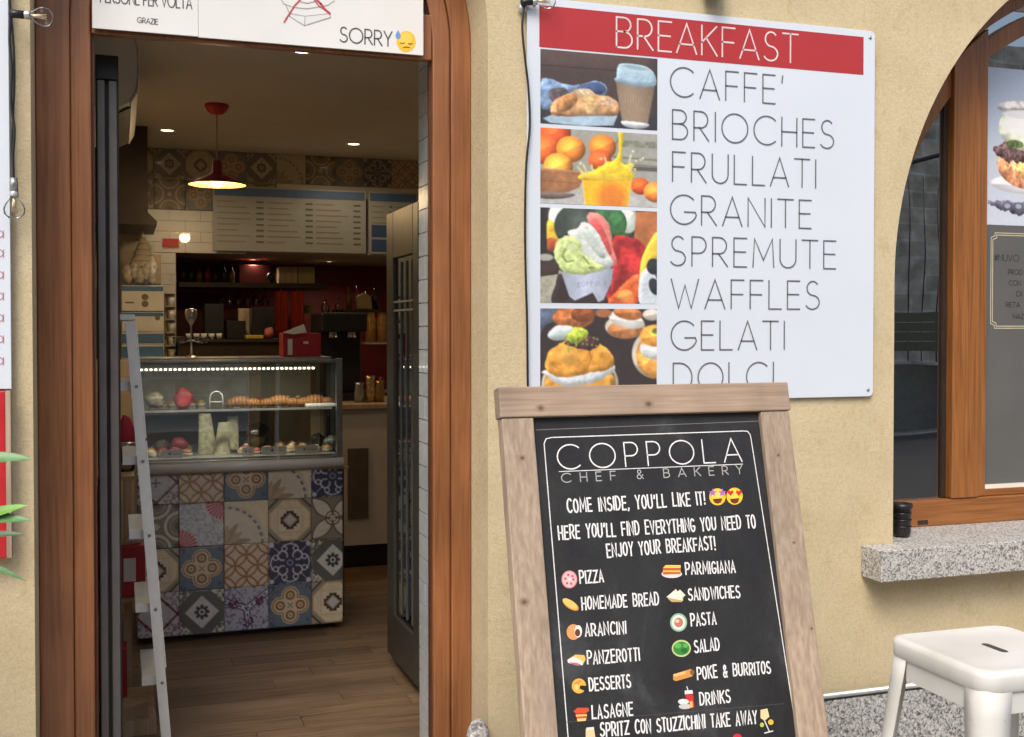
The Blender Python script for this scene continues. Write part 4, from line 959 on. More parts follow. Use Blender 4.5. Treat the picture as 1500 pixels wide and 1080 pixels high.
# hanging red aprons
for i, (a, b) in enumerate(((403, 422), (427, 446))):
    x0, x1 = ax(a, 5.2, 450), ax(b, 5.2, 450); z1, z0 = az(a, 427, 5.2), az(a, 492, 5.2); mb = MB(); n = 8
    for k in range(n):
        xa_, xb_ = x0 + (x1 - x0) * k / n, x0 + (x1 - x0) * (k + 1) / n; ya, yb = 5.2 + .012 * math.sin(k * 1.7), 5.2 + .012 * math.sin((k + 1) * 1.7)
        mb.add([(xa_, ya, z0), (xb_, yb, z0), (xb_, yb, z1), (xa_, ya, z1), (xa_, ya + .03, z0), (xb_, yb + .03, z0), (xb_, yb + .03, z1), (xa_, ya + .03, z1)], [(0, 1, 2, 3), (7, 6, 5, 4), (0, 4, 5, 1), (2, 6, 7, 3)])
    mb.tube([((x0 + x1) / 2, 5.21, z1), ((x0 + x1) / 2, 5.3, UZ - .036)], .004, 6)
    tag(mb.build('red_apron', plain('ap%d' % i, (.50, .05, .025), .8)), ('left red cloth apron hanging under the upper back shelf', 'right red cloth apron hanging under the upper back shelf')[i], 'apron', 'aprons in the back bar')
# clutter: glasses hanging under the upper shelf, bottles and cups
GL = m_glass('stem_glass', 1.6, (.80, .80, .76)); ORD2 = ['first', 'second', 'third', 'fourth', 'fifth', 'sixth', 'seventh', 'eighth', 'ninth', 'tenth']
for i in range(6):
    x = ax(324 + i * 13, 5.33, 425); mb = MB().lathe([(.028, -.002), (.028, -.005), (.004, -.008), (.004, -.055), (.02, -.066), (.03, -.09), (.026, -.13)], x, 5.36, UZ - .036, 14)
    tag(mb.build('stem_glass', GL), 'stemmed glass hanging under the long upper shelf, %s from the left' % ORD2[i], 'glass', 'glasses hanging under the upper shelf')
BT = [plain('bottle_brown', (.05, .022, .01), .2, coat=.5), plain('bottle_green', (.02, .045, .02), .2, coat=.5), plain('bottle_amber', (.22, .10, .03), .25, coat=.4), plain('bottle_red', (.25, .02, .015), .3)]
for i in range(7):
    x = ax(268 + i * 12, 5.4, 400); h = random.uniform(.10, .15) if i < 7 else .1; mb = MB().lathe([(0, 0), (.020, 0), (.021, h * .55), (.008, h * .75), (.008, h), (0, h)], x, 5.42, UZ + .001, 14)
    tag(mb.build('bottle', BT[i % 4]), 'small bottle at the left on the long upper shelf, %s from the left' % ORD2[i], 'bottle', 'bottles on the upper shelf')
for i in range(5):
    x = ax(466 + i * 13, 5.1, 445); h = random.uniform(.12, .2); mb = MB().lathe([(0, 0), (.024, 0), (.025, h * .6), (.009, h * .78), (.009, h), (0, h)], x + .18, 5.2, RZ + .001, 14)
    if ax(500, 5.0, 453) < x + .15 < ax(578, 5.0, 453): tag(mb.build('bottle', BT[(i + 1) % 4]), 'bottle behind the coffee bag on the right upper shelf, %s of its row' % ORD2[i], 'bottle', 'bottles on the right upper shelf')
for i in range(5):
    x = ax(276 + i * 11, 4.5, 490); mb = MB().lathe([(0, .002), (.014, 0), (.02, .035), (.018, .035), (.012, .004)], x, 4.45, MZ + .001, 12)
    tag(mb.build('cup', CREAM), 'small cup at the left front of the middle shelf, %s from the left' % ORD2[i], 'cup', 'cups on the middle shelf')
o = MB().box(ax(262, 4.42, 500), ax(420, 4.42, 500), 4.44, 4.9, .001, MZ - .021).build('lower_cabinet', DARKW, None, .003); tag(o, 'dark cabinet filling the back bar under the middle shelf', 'cabinet')
for i, px in enumerate((530, 545, 560)):
    x = ax(px, 4.85, 570); mb = MB().lathe([(0, 0), (.03, 0), (.032, .07), (.02, .085), (.02, .10), (0, .10)], x, 4.9, KZ + .001, 14)
    if i: tag(mb.build('jar', BT[2 if i == 1 else 3]), ('brown jar at the left on the lowest pale shelf', 'brown jar at the left on the lowest pale shelf', 'red jar at the right on the lowest pale shelf')[i], 'jar')
# espresso machine
em = empty('espresso_machine', (ax(505, 4.0, 560), 4.0, .986), 'black espresso machine on the back counter right of the display', 'coffee machine')
x0, x1 = ax(472, 3.75, 540), ax(540, 3.75, 540); zt = az(500, 458, 3.75)
MB().box(x0, x1, 3.82, 4.2, .987, 1.03).build('drip_tray', BLACK, em, .004); MB().box(x0, x1, 3.98, 4.2, 1.031, zt - .12).build('body', BLACK, em, .01); MB().box(x0, x1, 3.78, 4.2, zt - .119, zt).build('head', BLACK, em, .012)
for s_ in (.3, .7):
    xx = x0 + (x1 - x0) * s_; MB().lathe([(.025, 0), (.028, -.035), (.0, -.036)], xx, 3.86, zt - .119, 16).build('group_head', STEEL, em); MB().tube([(xx, 3.83, zt - .14), (xx, 3.73, zt - .15)], .008, 8).build('portafilter', STEEL, em)
for i, (px, h) in enumerate(((478, .09), (498, .10))):
    x = ax(px, 3.95, 455); mb = MB().lathe([(0, 0), (.024, .0), (.027, h * .55), (.010, h * .72), (.009, h), (0, h)], x, 3.98, zt + .001, 16)
    tag(mb.build('glass_bottle', m_glass('bottle_glass%d' % i, 1.5, (.8, .8, .78))), ('left clear bottle standing on the espresso machine', 'right clear bottle standing on the espresso machine')[i], 'bottle', 'bottles on the espresso machine')
x = ax(534, 5.05, 440); mb = MB(); mb.prism([(x - .055, RZ + .001), (x + .06, RZ + .001), (x + .045, RZ + .10), (x - .0, RZ + .125), (x - .06, RZ + .09)], 5.05, 5.12, 'y')
tag(mb.build('coffee_bag', plain('cb', (.42, .34, .14), .5, 0, .2), None, .006), 'slumped yellow coffee bag on the right upper shelf', 'bag')
on_shelf('green_packet', plain('gp', (.28, .30, .07), .5), 446, 459, 447, UZ - .22, 5.4, .05, 'small yellow green packet right of the aprons', 'packet')
JAR = plain('amber', (.40, .22, .05), .2, 0, .3, 30, coat=.5)
for i, px in enumerate((545, 562)):
    x = ax(px, 4.95, 480); h = az(px, 458, 4.95) - JZ; mb = MB().lathe([(0, 0), (.038, 0), (.04, h * .8), (.03, h * .9), (.03, h), (0, h)], x, 5.0, JZ + .001, 18)
    tag(mb.build('amber_jar', JAR), ('left amber jar on the narrow shelf', 'right amber jar on the narrow shelf')[i], 'jar', 'amber jars in the back bar')
for i, (px, h, m_) in enumerate(((527, .12, STEEL), (543, .16, plain('brass', (.55, .42, .22), .25, .8)), (556, .13, plain('brass2', (.35, .22, .10), .3, .6)))):
    x = ax(px, 3.65, 580); mb = MB().lathe([(0, 0), (.03, 0), (.034, h * .4), (.026, h * .85), (.030, h), (.024, h), (0, h * .9)], x, 3.66, .986, 18)
    tag(mb.build('metal_jug', m_), ('silver milk jug nearest the display on the back counter', 'tall brass jug in the middle on the back counter', 'brown jug right of the brass jug on the back counter')[i], 'jug', 'jugs on the back counter')

# ================================================================== FRIDGE on the right
fr = empty('display_fridge', (1.2, 1.2, 0), 'tall dark steel display fridge with a narrow glass door at the right inside', 'fridge')
FX = 1.075; fy0 = 1.02; fy1 = 1.56; fz = 1.925
MB().box(FX + .03, FX + .62, fy0, fy1, .04, fz).build('cabinet', FSTEEL, fr, .004)
MB().box(FX, FX + .029, fy0, fy0 + .085, .05, fz - .01).build('door_stile', FSTEEL, fr, .003); MB().box(FX, FX + .029, fy1 - .12, fy1, .05, fz - .01).build('door_stile', FSTEEL, fr, .003)
MB().box(FX, FX + .029, fy0 + .0855, fy1 - .1205, 1.72, fz - .01).build('door_head', FSTEEL, fr, .003); MB().box(FX, FX + .029, fy0 + .0855, fy1 - .1205, .05, .235).build('door_foot', FSTEEL, fr, .003)
MB().box(FX + .012, FX + .018, fy0 + .0855, fy1 - .1205, .2355, 1.7195).build('glass_door', m_glass('fridge_glass', 3.6, (.5, .5, .48)), fr)
MB().box(FX + .02, FX + .0295, fy0 + .0855, fy1 - .1205, .2355, 1.7195).build('interior_shade', BLACK, fr)  # black sheet standing in for the shade inside the cabinet
for i in range(3):
    y = fy0 + .13 + i * .09; MB().box(FX + .006, FX + .0115, y, y + .008, .26, 1.70).build('reflection_bar', plain('reflection_bar', (.13, .13, .12), .35, .3), fr)  # grey bars stand in for soft reflections on the glass door
for z in (1.50, 1.535): MB().box(FX + .002, FX + .005, fy0 + .09, fy1 - .125, z, z + .008).build('trim_line', ALU, fr)

# ================================================================== STEPLADDER
ld = empty('stepladder', (.1, .9, 0), 'white aluminium stepladder leaning just inside the doorway', 'ladder')
def rail(Y, nm):
    pxt, pxb = 183, 236; x1, z1 = at(pxt, 470, Y); x0, z0 = at(pxb, 1080, Y); d = (x1 - x0) / (z1 - z0); xb_ = x0 - d * z0; zt = 1.455
    mb = MB(); w = .032
    for (o0, o1, ya, yb) in ((0, w, 0, .004), (0, .004, .0041, .024), (w - .004, w, .0041, .024)):
        vs = [(xb_ + o, Y + y, .0) for o in (o0, o1) for y in (ya, yb)] + [(xb_ + d * zt + o, Y + y, zt) for o in (o0, o1) for y in (ya, yb)]
        mb.add(vs, [(0, 1, 3, 2), (4, 6, 7, 5), (0, 2, 6, 4), (1, 5, 7, 3), (0, 4, 5, 1), (2, 3, 7, 6)])
    o = mb.build('rail', ALUW, ld); return xb_, d, w
ALUW = plain('ladder_white', (.88, .88, .83), .4, 0, .04, 20)
xb0, dd_, w_ = rail(.80, 'n'); xb1, _, _ = rail(1.18, 'f')
for i, zz in enumerate((.25, .5, .75, 1.0, 1.25)):
    x = xb0 + dd_ * zz; MB().box(x - .045, x + .024, .83, 1.18, zz - .03, zz).build('step', ALUW, ld)
    MB().lathe([(.0, 0), (.005, 0), (.005, -.003), (0, -.004)], x + .02, .7985, zz - .015, 10, ax='y').build('rivet', STEEL, ld)
# slimmer second rail section clipped to the near rail
mb = MB()
for za, zb2 in ((.28, .70), (.70, 1.05), (1.06, 1.44)):
    a0 = xb0 + dd_ * za + w_ + .001; a1 = xb0 + dd_ * zb2 + w_ + .001; t_ = .0035
    mb.add([(a0, .812, za), (a0 + t_, .812, za), (a0, .83, za), (a0 + t_, .83, za), (a1, .812, zb2), (a1 + t_, .812, zb2), (a1, .83, zb2), (a1 + t_, .83, zb2)], [(0, 1, 3, 2), (4, 6, 7, 5), (0, 2, 6, 4), (1, 5, 7, 3), (0, 4, 5, 1), (2, 3, 7, 6)])
mb.build('rail_lip', ALUW, ld)
x = xb0 + dd_ * 1.455; MB().box(x - .07, x + w_, .79, 1.22, 1.456, 1.475).build('top_platform', ALUW, ld, .003)
for Y in (.83, 1.16): MB().tube([(x - .05, Y, 1.45), (x - .125 , Y, .0)], .011, 8).build('rear_leg', ALUW, ld)

# ================================================================== WOODEN RACK left
rk = empty('wooden_rack', (0, 1.35, 0), 'pale wooden rack between the open door and the tiled counter', 'rack')
RKX0, RKX1, RY0, RY1 = -.145, .040, 1.45, 1.85
for x_, y_ in ((RKX0, RY0), (RKX1 - .03, RY0), (RKX0, RY1 - .03), (RKX1 - .03, RY1 - .03)): MB().box(x_, x_ + .03, y_, y_ + .03, .0, .84).build('post', PALEWOOD, rk)
MB().box(RKX0, RKX1 + .01, RY0 - .005, RY1, .841, .858).build('shelf', PALEWOOD, rk); MB().box(RKX0, RKX1 + .05, RY0 - .09, RY1, .385, .402).build('shelf', PALEWOOD, rk)
sb = MB().box(RKX0, .115, .98, 1.38, .03, .055); sb.box(RKX0, .115, 1.34, 1.38, .0, .03); sb.box(RKX0, .115, .98, 1.02, 0, .03)
tag(sb.build('low_platform', PALEWOOD), 'low pale wooden platform on the floor behind the ladder', 'platform')
o = MB().box(-.14, ax(186, 1.3, 980), 1.26, 1.36, .056, .24).build('small_red_box', REDCARD, None, .003); tag(o, 'small dark red box standing on the low platform', 'box')
tb = empty('tissue_box', (0, 1.5, .4), 'dark red tissue box with a white label on the wooden rack', 'tissue box')
bx1 = ax(213, 1.38, 830); zt = az(195, 800, 1.38)
MB().box(-.09, bx1, 1.38, 1.449, .403, zt).build('carton', REDCARD, tb, .003); MB().box(ax(181, 1.3785, 830), ax(199, 1.3785, 830), 1.3775, 1.3795, az(190, 852, 1.378), az(190, 818, 1.378)).build('paper_label', PAPER, tb)
mb = MB(); mx_ = ax(194, 1.41, 800)
mb.add([(mx_ - .04, 1.41, zt), (mx_ - .012, 1.39, zt + .035), (mx_ + .01, 1.42, zt + .07), (mx_ + .035, 1.40, zt + .055), (mx_ + .03, 1.44, zt + .0), (mx_ + .0, 1.45, zt + .03), (mx_ - .03, 1.45, zt)], [(0, 1, 6), (1, 2, 5), (1, 5, 6), (2, 3, 5), (3, 4, 5), (0, 1, 4), (1, 3, 4), (1, 2, 3)]); mb.build('tissue', PAPER, tb)
jx = ax(186, 1.6, 680); jr = MB().lathe([(0, 0), (.032, 0), (.036, .01), (.036, .085), (.03, .095)], jx - .005, 1.62, .859, 20).build('glass_jar', m_glass('jar_glass', 1.5, (.6, .62, .6))); tag(jr, 'small glass jar with steel lid on top of the rack', 'jar')
MB().lathe([(.036, 0), (.036, .014), (.0, .018)], jx - .005, 1.62, .957, 20).build('lid', STEEL, jr)
lump('red_bag', 184, 630, 1.95, .036, .859, plain('rbag', (.50, .03, .07), .6), 'pinkish red bag behind the ladder on the rack', 'bag', 2.9, .12)
for o in [bpy.data.objects['red_bag']]: o.location = (0, -.22, 0)

# ================================================================== ARCHED WINDOW
wn = empty('arched_window', (WCX, .25, WZ0), 'large arched window with orange brown wooden frame and granite sill', 'window')
WY = .255
band(.001, .10, WY, WY + .07, WZ0 + .012, 60, WX0, WX1, WSP).build('arch_frame', WINWOOD, wn, .004)
mx0, mx1 = ax(1393, WY, 450), ax(1432, WY, 450); mx2 = ax(1447, WY, 450)
def arch_z(x, o): return WSP + math.sqrt(max(0, (WR - o) ** 2 - (x - WCX) ** 2))
mb = MB(); mb.prism([(mx0, WZ0 + .11), (mx1, WZ0 + .11), (mx1, arch_z(mx1, .102)), (mx0, arch_z(mx0, .102))], WY - .012, WY + .055, 'y'); mb.build('mullion', WINWOOD, wn, .004)
mb = MB(); mb.prism([(mx1 + .001, WZ0 + .11), (mx2, WZ0 + .11), (mx2, arch_z(mx2, .105)), (mx1 + .001, arch_z(mx1, .105))], WY + .006, WY + .05, 'y'); mb.build('sash_stile', WINWOOD, wn, .003)
MB().box(mx0 - .02, mx0 - .001, WY + .02, WY + .055, WZ0 + .11, arch_z(mx0 - .02, .103)).build('glazing_bead', DARKW, wn)
MB().box(WX0 + .002, WX1 - .002, WY - .006, WY + .06, WZ0 + .012, WZ0 + .108).build('bottom_rail', WINWOODX, wn, .004)
band(.10, .165, WY + .008, WY + .05, WSP + .15, 60, WX0, WX1, WSP - .04).build('sash_arch', WINWOOD, wn, .003)
vx, vz = at(1352, 766, WY - .008); MB().box(vx - .022, vx + .022, WY - .0085, WY - .0065, vz - .006, vz + .009).build('vent_hole_shade', DARKW, wn)  # thin dark plate painted for the shade in the vent hole
mb = MB().box(WX0 + .09, mx0 - .0205, WY + .03, WY + .034, WZ0 + .105, WSP + 1.15); mb.build('pane', WINGLASS, wn)
MB().box(mx2 - .003, WX1 - .1, WY + .03, WY + .034, WZ0 + .105, WSP + 1.12).build('pane', WINGLASS, wn)
MB().box(mx2 + .001, WX1 - .1, WY + .012, WY + .045, WZ0 + .109, WZ0 + .135).build('sash_rail', WINWOODX, wn, .003)
# granite sill
sx = 2.332
mb = MB(); mb.box(sx, WX1 + .13, -.108, -.0005, .603, .706); mb.box(WX0 + .002, WX1 - .002, -.0004, WY + .02, .655, .7015)
mb.build('sill', GRANITE, wn, .003)
# posters on the inside of the right-hand sash
x0 = ax(1448, WY, 200); x1 = x0 + .95
cv = Canvas(110, 190, (196, 208, 226)); cv.put((cv.Y / 190), (214, 220, 230), al=.7); cv.put(np.clip(1.6 - cv.Y / 60, 0, 1), (160, 175, 200), al=.5)
def burger(cx, cy, s):
    cv.ell(cx, cy + 34 * s, 62 * s, 12 * s, (225, 225, 230)); cv.ell(cx, cy + 10 * s, 52 * s, 30 * s, (215, 150, 110), tex=.5, tsc=5); cv.ell(cx + 8 * s, cy + 14 * s, 30 * s, 18 * s, (240, 190, 120), tex=.4, tsc=4)
    cv.poly([(cx - 58 * s, cy - 6 * s), (cx - 20 * s, cy - 20 * s), (cx + 50 * s, cy - 12 * s), (cx + 55 * s, cy + 2 * s), (cx, cy + 8 * s), (cx - 40 * s, cy + 6 * s)], (120, 95, 95), True, 4, tex=.6, tsc=3)
    cv.ell(cx, cy - 34 * s, 50 * s, 28 * s, (214, 222, 200), tex=.2, tsc=8); cv.ell(cx - 6 * s, cy - 58 * s, 46 * s, 9 * s, (200, 196, 196), tex=.3); cv.ell(cx, cy - 50 * s, 44 * s, 6 * s, (236, 238, 240))
    cv.ell(cx - 24 * s, cy - 14 * s, 14 * s, 5 * s, (110, 130, 80), tex=.5, tsc=3)
burger(75, 105, 1.0); cv.poly([(15, 160), (110, 164), (110, 176), (30, 172)], (110, 108, 125), True, 5, tex=.4)
for q in range(4): cv.ell(40 + q * 18, 166, 8, 5, (90, 88, 105), al=.7); cv.ell(40 + q * 18, 166, 5, 3, (170, 175, 190))
zt, zb1 = az(1450, 95, WY), az(1450, 328, WY)
pw = .32
o = grid_print('food_poster', cv.img(), (x0, WY + .028, zt), (pw, 0, 0), (0, 0, zb1 - zt), PRINTM); 
pb = MB().box(x0, x0 + pw, WY + .0281, WY + .0295, zb1, zt).build('backing', PAPER, o); tag(o, 'pale blue poster with a burger picture stuck to the arched window', 'poster')
zb2 = az(1450, 712, WY)
o = MB().box(x0, x1, WY + .0285, WY + .0295, zb2, zb1 - .001).build('grey_poster', plain('gposter', (.118, .118, .112), .45, 0, .06, 4)); tag(o, 'grey printed sheet with a cream ornamental frame, below the burger poster', 'poster')
MB().box(x0, x1, WY + .016, WY + .0284, zb2 - .018, zb2 + .002).build('bottom_strip', CREAM, o)
mw = lambda u, v: (u, WY + .0282, v)
def wp(px, py): return at(px, py, WY + .0282)
for d in (0, .008):
    mb = MB(); fx0, fz1 = wp(1452, 341); fz0 = wp(1452, 481)[1]; c = .018; fx1 = fx0 + .62; e = d
    pts = [(fx0 + c + e, fz1 - e), (fx1 - e, fz1 - e), (fx1 - e, fz0 + e), (fx0 + c + e, fz0 + e), (fx0 + c + e, fz0 + c * .6 + e), (fx0 + e, fz0 + c + e), (fx0 + e, fz1 - c - e), (fx0 + c + e, fz1 - c * .6 - e), (fx0 + c + e, fz1 - e)]
    ribbon(mb, pts, .003, mw); mb.build('printed_frame', plain('creamline%d' % int(d * 1000), (.62, .56, .38), .5), o, merge=False, rec=False)
DK = plain('dark_print', (.03, .03, .032), .5)
for i, (tx_, px, py) in enumerate((('#NUVOLE', 1457, 382), ('PRODOTTI', 1477, 402), ('CON', 1478, 418), ('DI', 1489, 434), ('RETAIL', 1474, 450), ('NAZ', 1484, 467))):
    p = wp(px, py); wl = {'#NUVOLE': .165, 'PRODOTTI': .12, 'CON': .055, 'DI': .025, 'RETAIL': .09, 'NAZ': .05}[tx_]
    if i in (0, 1, 4): tx_ = {'#NUVOLE': '#NUVO', 'PRODOTTI': 'PROD', 'RETAIL': 'RETA'}[tx_]; wl *= (.7, .55, 1, 1, .72)[i]
    lettering(tx_, p, (p[0] + wl, p[1]), .023 if i == 0 else .018, .0028, mw, DK, o, .16)
# cable hanging inside the left light
x_, z_ = at(1312, 548, .36); x2_, z2_ = at(1392, 510, .36); mb = MB(); mb.tube([(x_ - .08, .36, z_ - .0), (x_, .36, z_), (x_ + .08, .36, z_ + .01), (x_ + .16, .36, z_ + .035), (x2_, .36, z2_), (x2_ + .05, .36, z2_ + .05)], .006, 8)
tag(mb.build('black_cable', BLACK), 'black cable sagging behind the left pane of the arched window', 'cable')
# black pot on the sill
x_ = ax(1318, .12, 760); o = MB(); hz = az(1318, 737, .12) - .702; o.lathe([(0, 0), (.026, 0), (.031, hz * .15), (.033, hz * .86), (.037, hz * .87), (.037, hz), (.031, hz), (.029, hz * .3), (0, hz * .28)], x_, .11, .7025, 24)
for q in (.3, .5, .7): o.lathe([(.0335, hz * q), (.0352, hz * q + .002), (.0335, hz * q + .004)], x_, .11, .7025, 24)
tag(o.build('black_cup', BLACK), 'ribbed black cup standing at the left end of the window sill', 'cup')

# ================================================================== BREAKFAST SIGN
bs = empty('breakfast_sign', (1.75, 0, 1.2), 'white breakfast sign with red header and four food pictures on the wall', 'sign')
SX0, SX1, SZ0, SZ1 = 1.145, 2.365, 1.203, 2.408
face_box(MB(), SX0, SX1, -.014, -.006, SZ0, SZ1, .018, 6).build('board', SIGNW, bs, .001)
for x_, z_ in ((SX0 + .02, SZ0 + .022), (SX1 - .02, SZ0 + .022), (SX1 - .02, SZ1 - .022), (SX0 + .02, SZ1 - .022)):
    MB().lathe([(0, -.0035), (.004, -.003), (.006, -.0005), (.006, 0)], x_, -.0142, z_, 12, ax='y').build('screw', STEEL, bs); 
    MB().box(x_ - .004, x_ + .004, -.006, -.0002, z_ - .004, z_ + .004).build('spacer', STEEL, bs)
Yf = -.0148
ms = lambda u, v: (u, Yf - .0006, v)
def sp_(px, py): return at(px, py, Yf)
rx0 = ax(790, Yf, 40); rx1 = ax(1265, Yf, 80); rz1 = (az(790, 9, Yf) + az(1265, 53, Yf)) / 2; rz0 = (az(790, 72, Yf) + az(1265, 107, Yf)) / 2
REDP = plain('print_red', (.46, .040, .045), .3, 0, .03, 3)
MB().quad((rx0, Yf, rz0), (rx1, Yf, rz0), (rx1, Yf, rz1), (rx0, Yf, rz1)).build('red_band', REDP, bs)
lettering('BREAKFAST', (ax(903, Yf, 70), (az(903, 71, Yf) + az(1169, 91, Yf)) / 2), (ax(1169, Yf, 90), (az(903, 71, Yf) + az(1169, 91, Yf)) / 2), .091, .0052, ms, plain('print_pale', (.78, .66, .64), .4), bs, .2)
HT = .0905
for txt, p0, p1 in (("CAFFE'", (982, 143), (1147, 151)), ('BRIOCHES', (985, 205), (1221, 217)), ('FRULLATI', (985, 267), (1195, 274)), ('GRANITE', (982, 330), (1188, 333)), ('SPREMUTE', (982, 390), (1224, 393)), ('WAFFLES', (983, 452), (1200, 453)), ('GELATI', (983, 513), (1149, 512)), ('DOLCI', (986, 575), (1133, 572))):
    zz = (az(*p0, Yf) + az(*p1, Yf)) / 2; lettering(txt, (sp_(*p0)[0], zz), (sp_(*p1)[0], zz), HT, .0044, ms, INK, bs, .24)
def picture(img, pa, pb, name):
    k = np.pad(img, ((1, 1), (1, 1), (0, 0)), mode='edge'); h, w = img.shape[:2]
    img = (k[:-2, 1:-1] + k[2:, 1:-1] + k[1:-1, :-2] + k[1:-1, 2:] + 2 * k[1:-1, 1:-1]) / 6
    n1 = vnoise(h, w, 16, 77)[..., None]; n2 = vnoise(h, w, 4, 78)[..., None]; n3 = np.random.default_rng(5).random((h, w, 1))
    img = img * (.93 + .15 * n1) * (.96 + .08 * n2) + (n3 - .5) * 9
    img = np.clip(img * .96 + 10, 0, 255)
    (pxl, ya), (pxr, yb) = pa[0], pa[1]; zt = (az(pxl, ya, Yf) + az(pxr, yb, Yf)) / 2; zb = (az(pb[0][0], pb[0][1], Yf) + az(pb[1][0], pb[1][1], Yf)) / 2
    x0, x1 = ax(791.5, Yf, 300), ax(962.5, Yf, 300); o = grid_print('food_picture', img, (x0, Yf, zt), (x1 - x0, 0, 0), (0, 0, zb - zt), PRINT, bs); o['label'] = name
# picture 1: croissant and cup
c = Canvas(172, 112, (74, 60, 58)); c.put(np.clip(1 - c.Y / 34, 0, 1), (98, 80, 72), al=.8); c.put((np.abs(c.Y - 24) < 1.2).astype(float), (56, 44, 44)); c.put((c.Y > 92).astype(float), (52, 52, 60)); c.put(np.clip((c.X - 150) / 20, 0, 1), (48, 44, 50), al=.6)
c.poly([(0, 50), (14, 44), (34, 50), (58, 50), (80, 42), (92, 46), (96, 56), (88, 64), (60, 66), (30, 72), (16, 88), (0, 86)], (128, 158, 194), True, 2, tex=.35, tsc=7)
c.poly([(52, 54), (78, 44), (92, 48), (94, 56), (86, 62), (66, 62)], (66, 88, 130), True, tex=.3, tsc=5); c.poly([(12, 62), (34, 56), (40, 66), (20, 80)], (88, 78, 84), True, 2, tex=.5, tsc=3)
c.poly([(4, 104), (24, 94), (112, 92), (106, 108), (60, 112), (14, 110)], (176, 204, 222), tex=.12)
c.poly([(14, 90), (20, 76), (36, 66), (52, 58), (70, 56), (84, 64), (100, 64), (112, 74), (114, 86), (104, 94), (80, 92), (56, 96), (30, 100), (18, 98)], (196, 150, 104), True, 1.5, tex=.45, tsc=9)
c.poly([(52, 60), (66, 56), (82, 74), (80, 92), (68, 94), (62, 76)], (220, 182, 124), True, 1, tex=.3, tsc=5); c.poly([(30, 74), (46, 64), (54, 74), (40, 90), (24, 92)], (176, 124, 76), True, 1, tex=.4, tsc=6)
c.ell(98, 72, 12, 6, (226, 200, 180), tex=.5, tsc=2.5, al=.6); c.ell(62, 60, 14, 5, (232, 212, 190), tex=.5, tsc=2.5, al=.6); c.line([(16, 95), (40, 98), (70, 95), (110, 92)], 2, (110, 76, 56), al=.7)
c.poly([(109, 40), (168, 42), (157, 104), (150, 108), (126, 107), (119, 102)], (146, 126, 104), shade=(.82 + .3 * np.cos((c.X - 132) / 22)) * (1 + .10 * np.sin((c.X - 140 + 7 * np.sin(c.Y / 15)) * 1.55)))
c.poly([(119, 100), (157, 102), (155, 108), (140, 111), (123, 108)], (206, 216, 222), True)
c.poly([(110, 34), (112, 18), (120, 12), (150, 13), (164, 20), (169, 30), (170, 38), (164, 44), (140, 46), (112, 41), (107, 36)], (172, 204, 222), True); c.ell(139, 19, 25, 6, (196, 220, 232), rot=5); c.line([(108, 38), (138, 42), (169, 40)], 2.2, (140, 172, 196)); c.ell(139, 17, 18, 3.4, (150, 182, 204), rot=5)
picture(c.img(), ((792, 72), (962, 86)), ((792, 183), (962, 189)), 'picture of a croissant beside a lidded paper cup')
# picture 2: oranges and juice
c = Canvas(172, 112, (168, 168, 158)); c.put((c.Y > 78).astype(float), (186, 186, 180)); 
for y_ in (16, 36, 46): c.put((np.abs(c.Y - y_ - c.X * .02) < 1.5).astype(float) * (c.X > 90), (130, 130, 120))
c.put(((c.Y > 12) & (c.Y < 22) & (c.X > 110)).astype(float), (140, 144, 128), tex=.3, tsc=5); c.put(((np.abs(c.Y - 54) < 3) & (c.X > 125)).astype(float), (98, 92, 86))
c.put((c.Y > 96).astype(float), (196, 196, 194), tex=.1, tsc=8)
for cx, cy, r_, col in ((22, 6, 22, (228, 84, 40)), (4, 32, 24, (232, 98, 42)), (90, 24, 20, (234, 124, 46)), (86, 44, 17, (228, 96, 46)), (44, 30, 21, (242, 140, 52)), (26, 56, 21, (246, 160, 62)), (146, 80, 14, (228, 92, 40)), (168, 88, 17, (240, 136, 56))):
    c.ell(cx, cy, r_, r_ * .92, col, ball=True, tex=.06, tsc=5)
c.poly([(0, 60), (60, 62), (64, 70), (56, 86), (40, 94), (0, 98)], (158, 108, 72), tex=.3, tsc=14); c.line([(0, 61), (60, 63)], 2.5, (196, 150, 108)); c.line([(0, 78), (55, 80)], 1, (128, 84, 52)); c.poly([(0, 95), (40, 95), (50, 98), (30, 104), (0, 104)], (120, 104, 96), True)
c.poly([(60, 70), (133, 70), (128, 112), (65, 112)], (250, 196, 44), shade=1 - .0 * c.X); c.put(np.clip(1 - np.hypot((c.X - 104) / 26, (c.Y - 100) / 30), 0, 1) * 2.2, (238, 138, 48)); c.poly([(0, 0)], (0, 0, 0)) if False else None
c.poly([(58, 66), (70, 62), (84, 56), (96, 46), (104, 44), (112, 36), (114, 10), (113, 0), (122, 0), (120, 22), (118, 42), (122, 48), (134, 46), (134, 58), (132, 72), (60, 74)], (246, 214, 52), True, 1.6, tex=.12, tsc=6)
for p in (((58, 62), (66, 70)), ((62, 52), (68, 66)), ((94, 40), (96, 52)), ((132, 34), (128, 50)), ((136, 48), (130, 58)), ((74, 52), (76, 62)), ((54, 56), (62, 64))): c.line([p[0], p[1]], 2.6, (232, 224, 150))
for q in ((135, 28), (140, 42), (146, 40), (150, 38), (58, 50), (138, 55), (88, 42)): c.ell(q[0], q[1], 1.8, 1.8, (240, 236, 190))
c.line([(60, 68), (65, 112)], 1.4, (250, 226, 120)); c.line([(133, 68), (128, 112)], 1.4, (246, 206, 110)); c.ell(96, 70, 35, 4, (250, 206, 70), al=.7)
picture(c.img(), ((792, 188), (962, 196)), ((792, 299), (962, 303)), 'picture of orange juice splashing in a glass beside oranges')
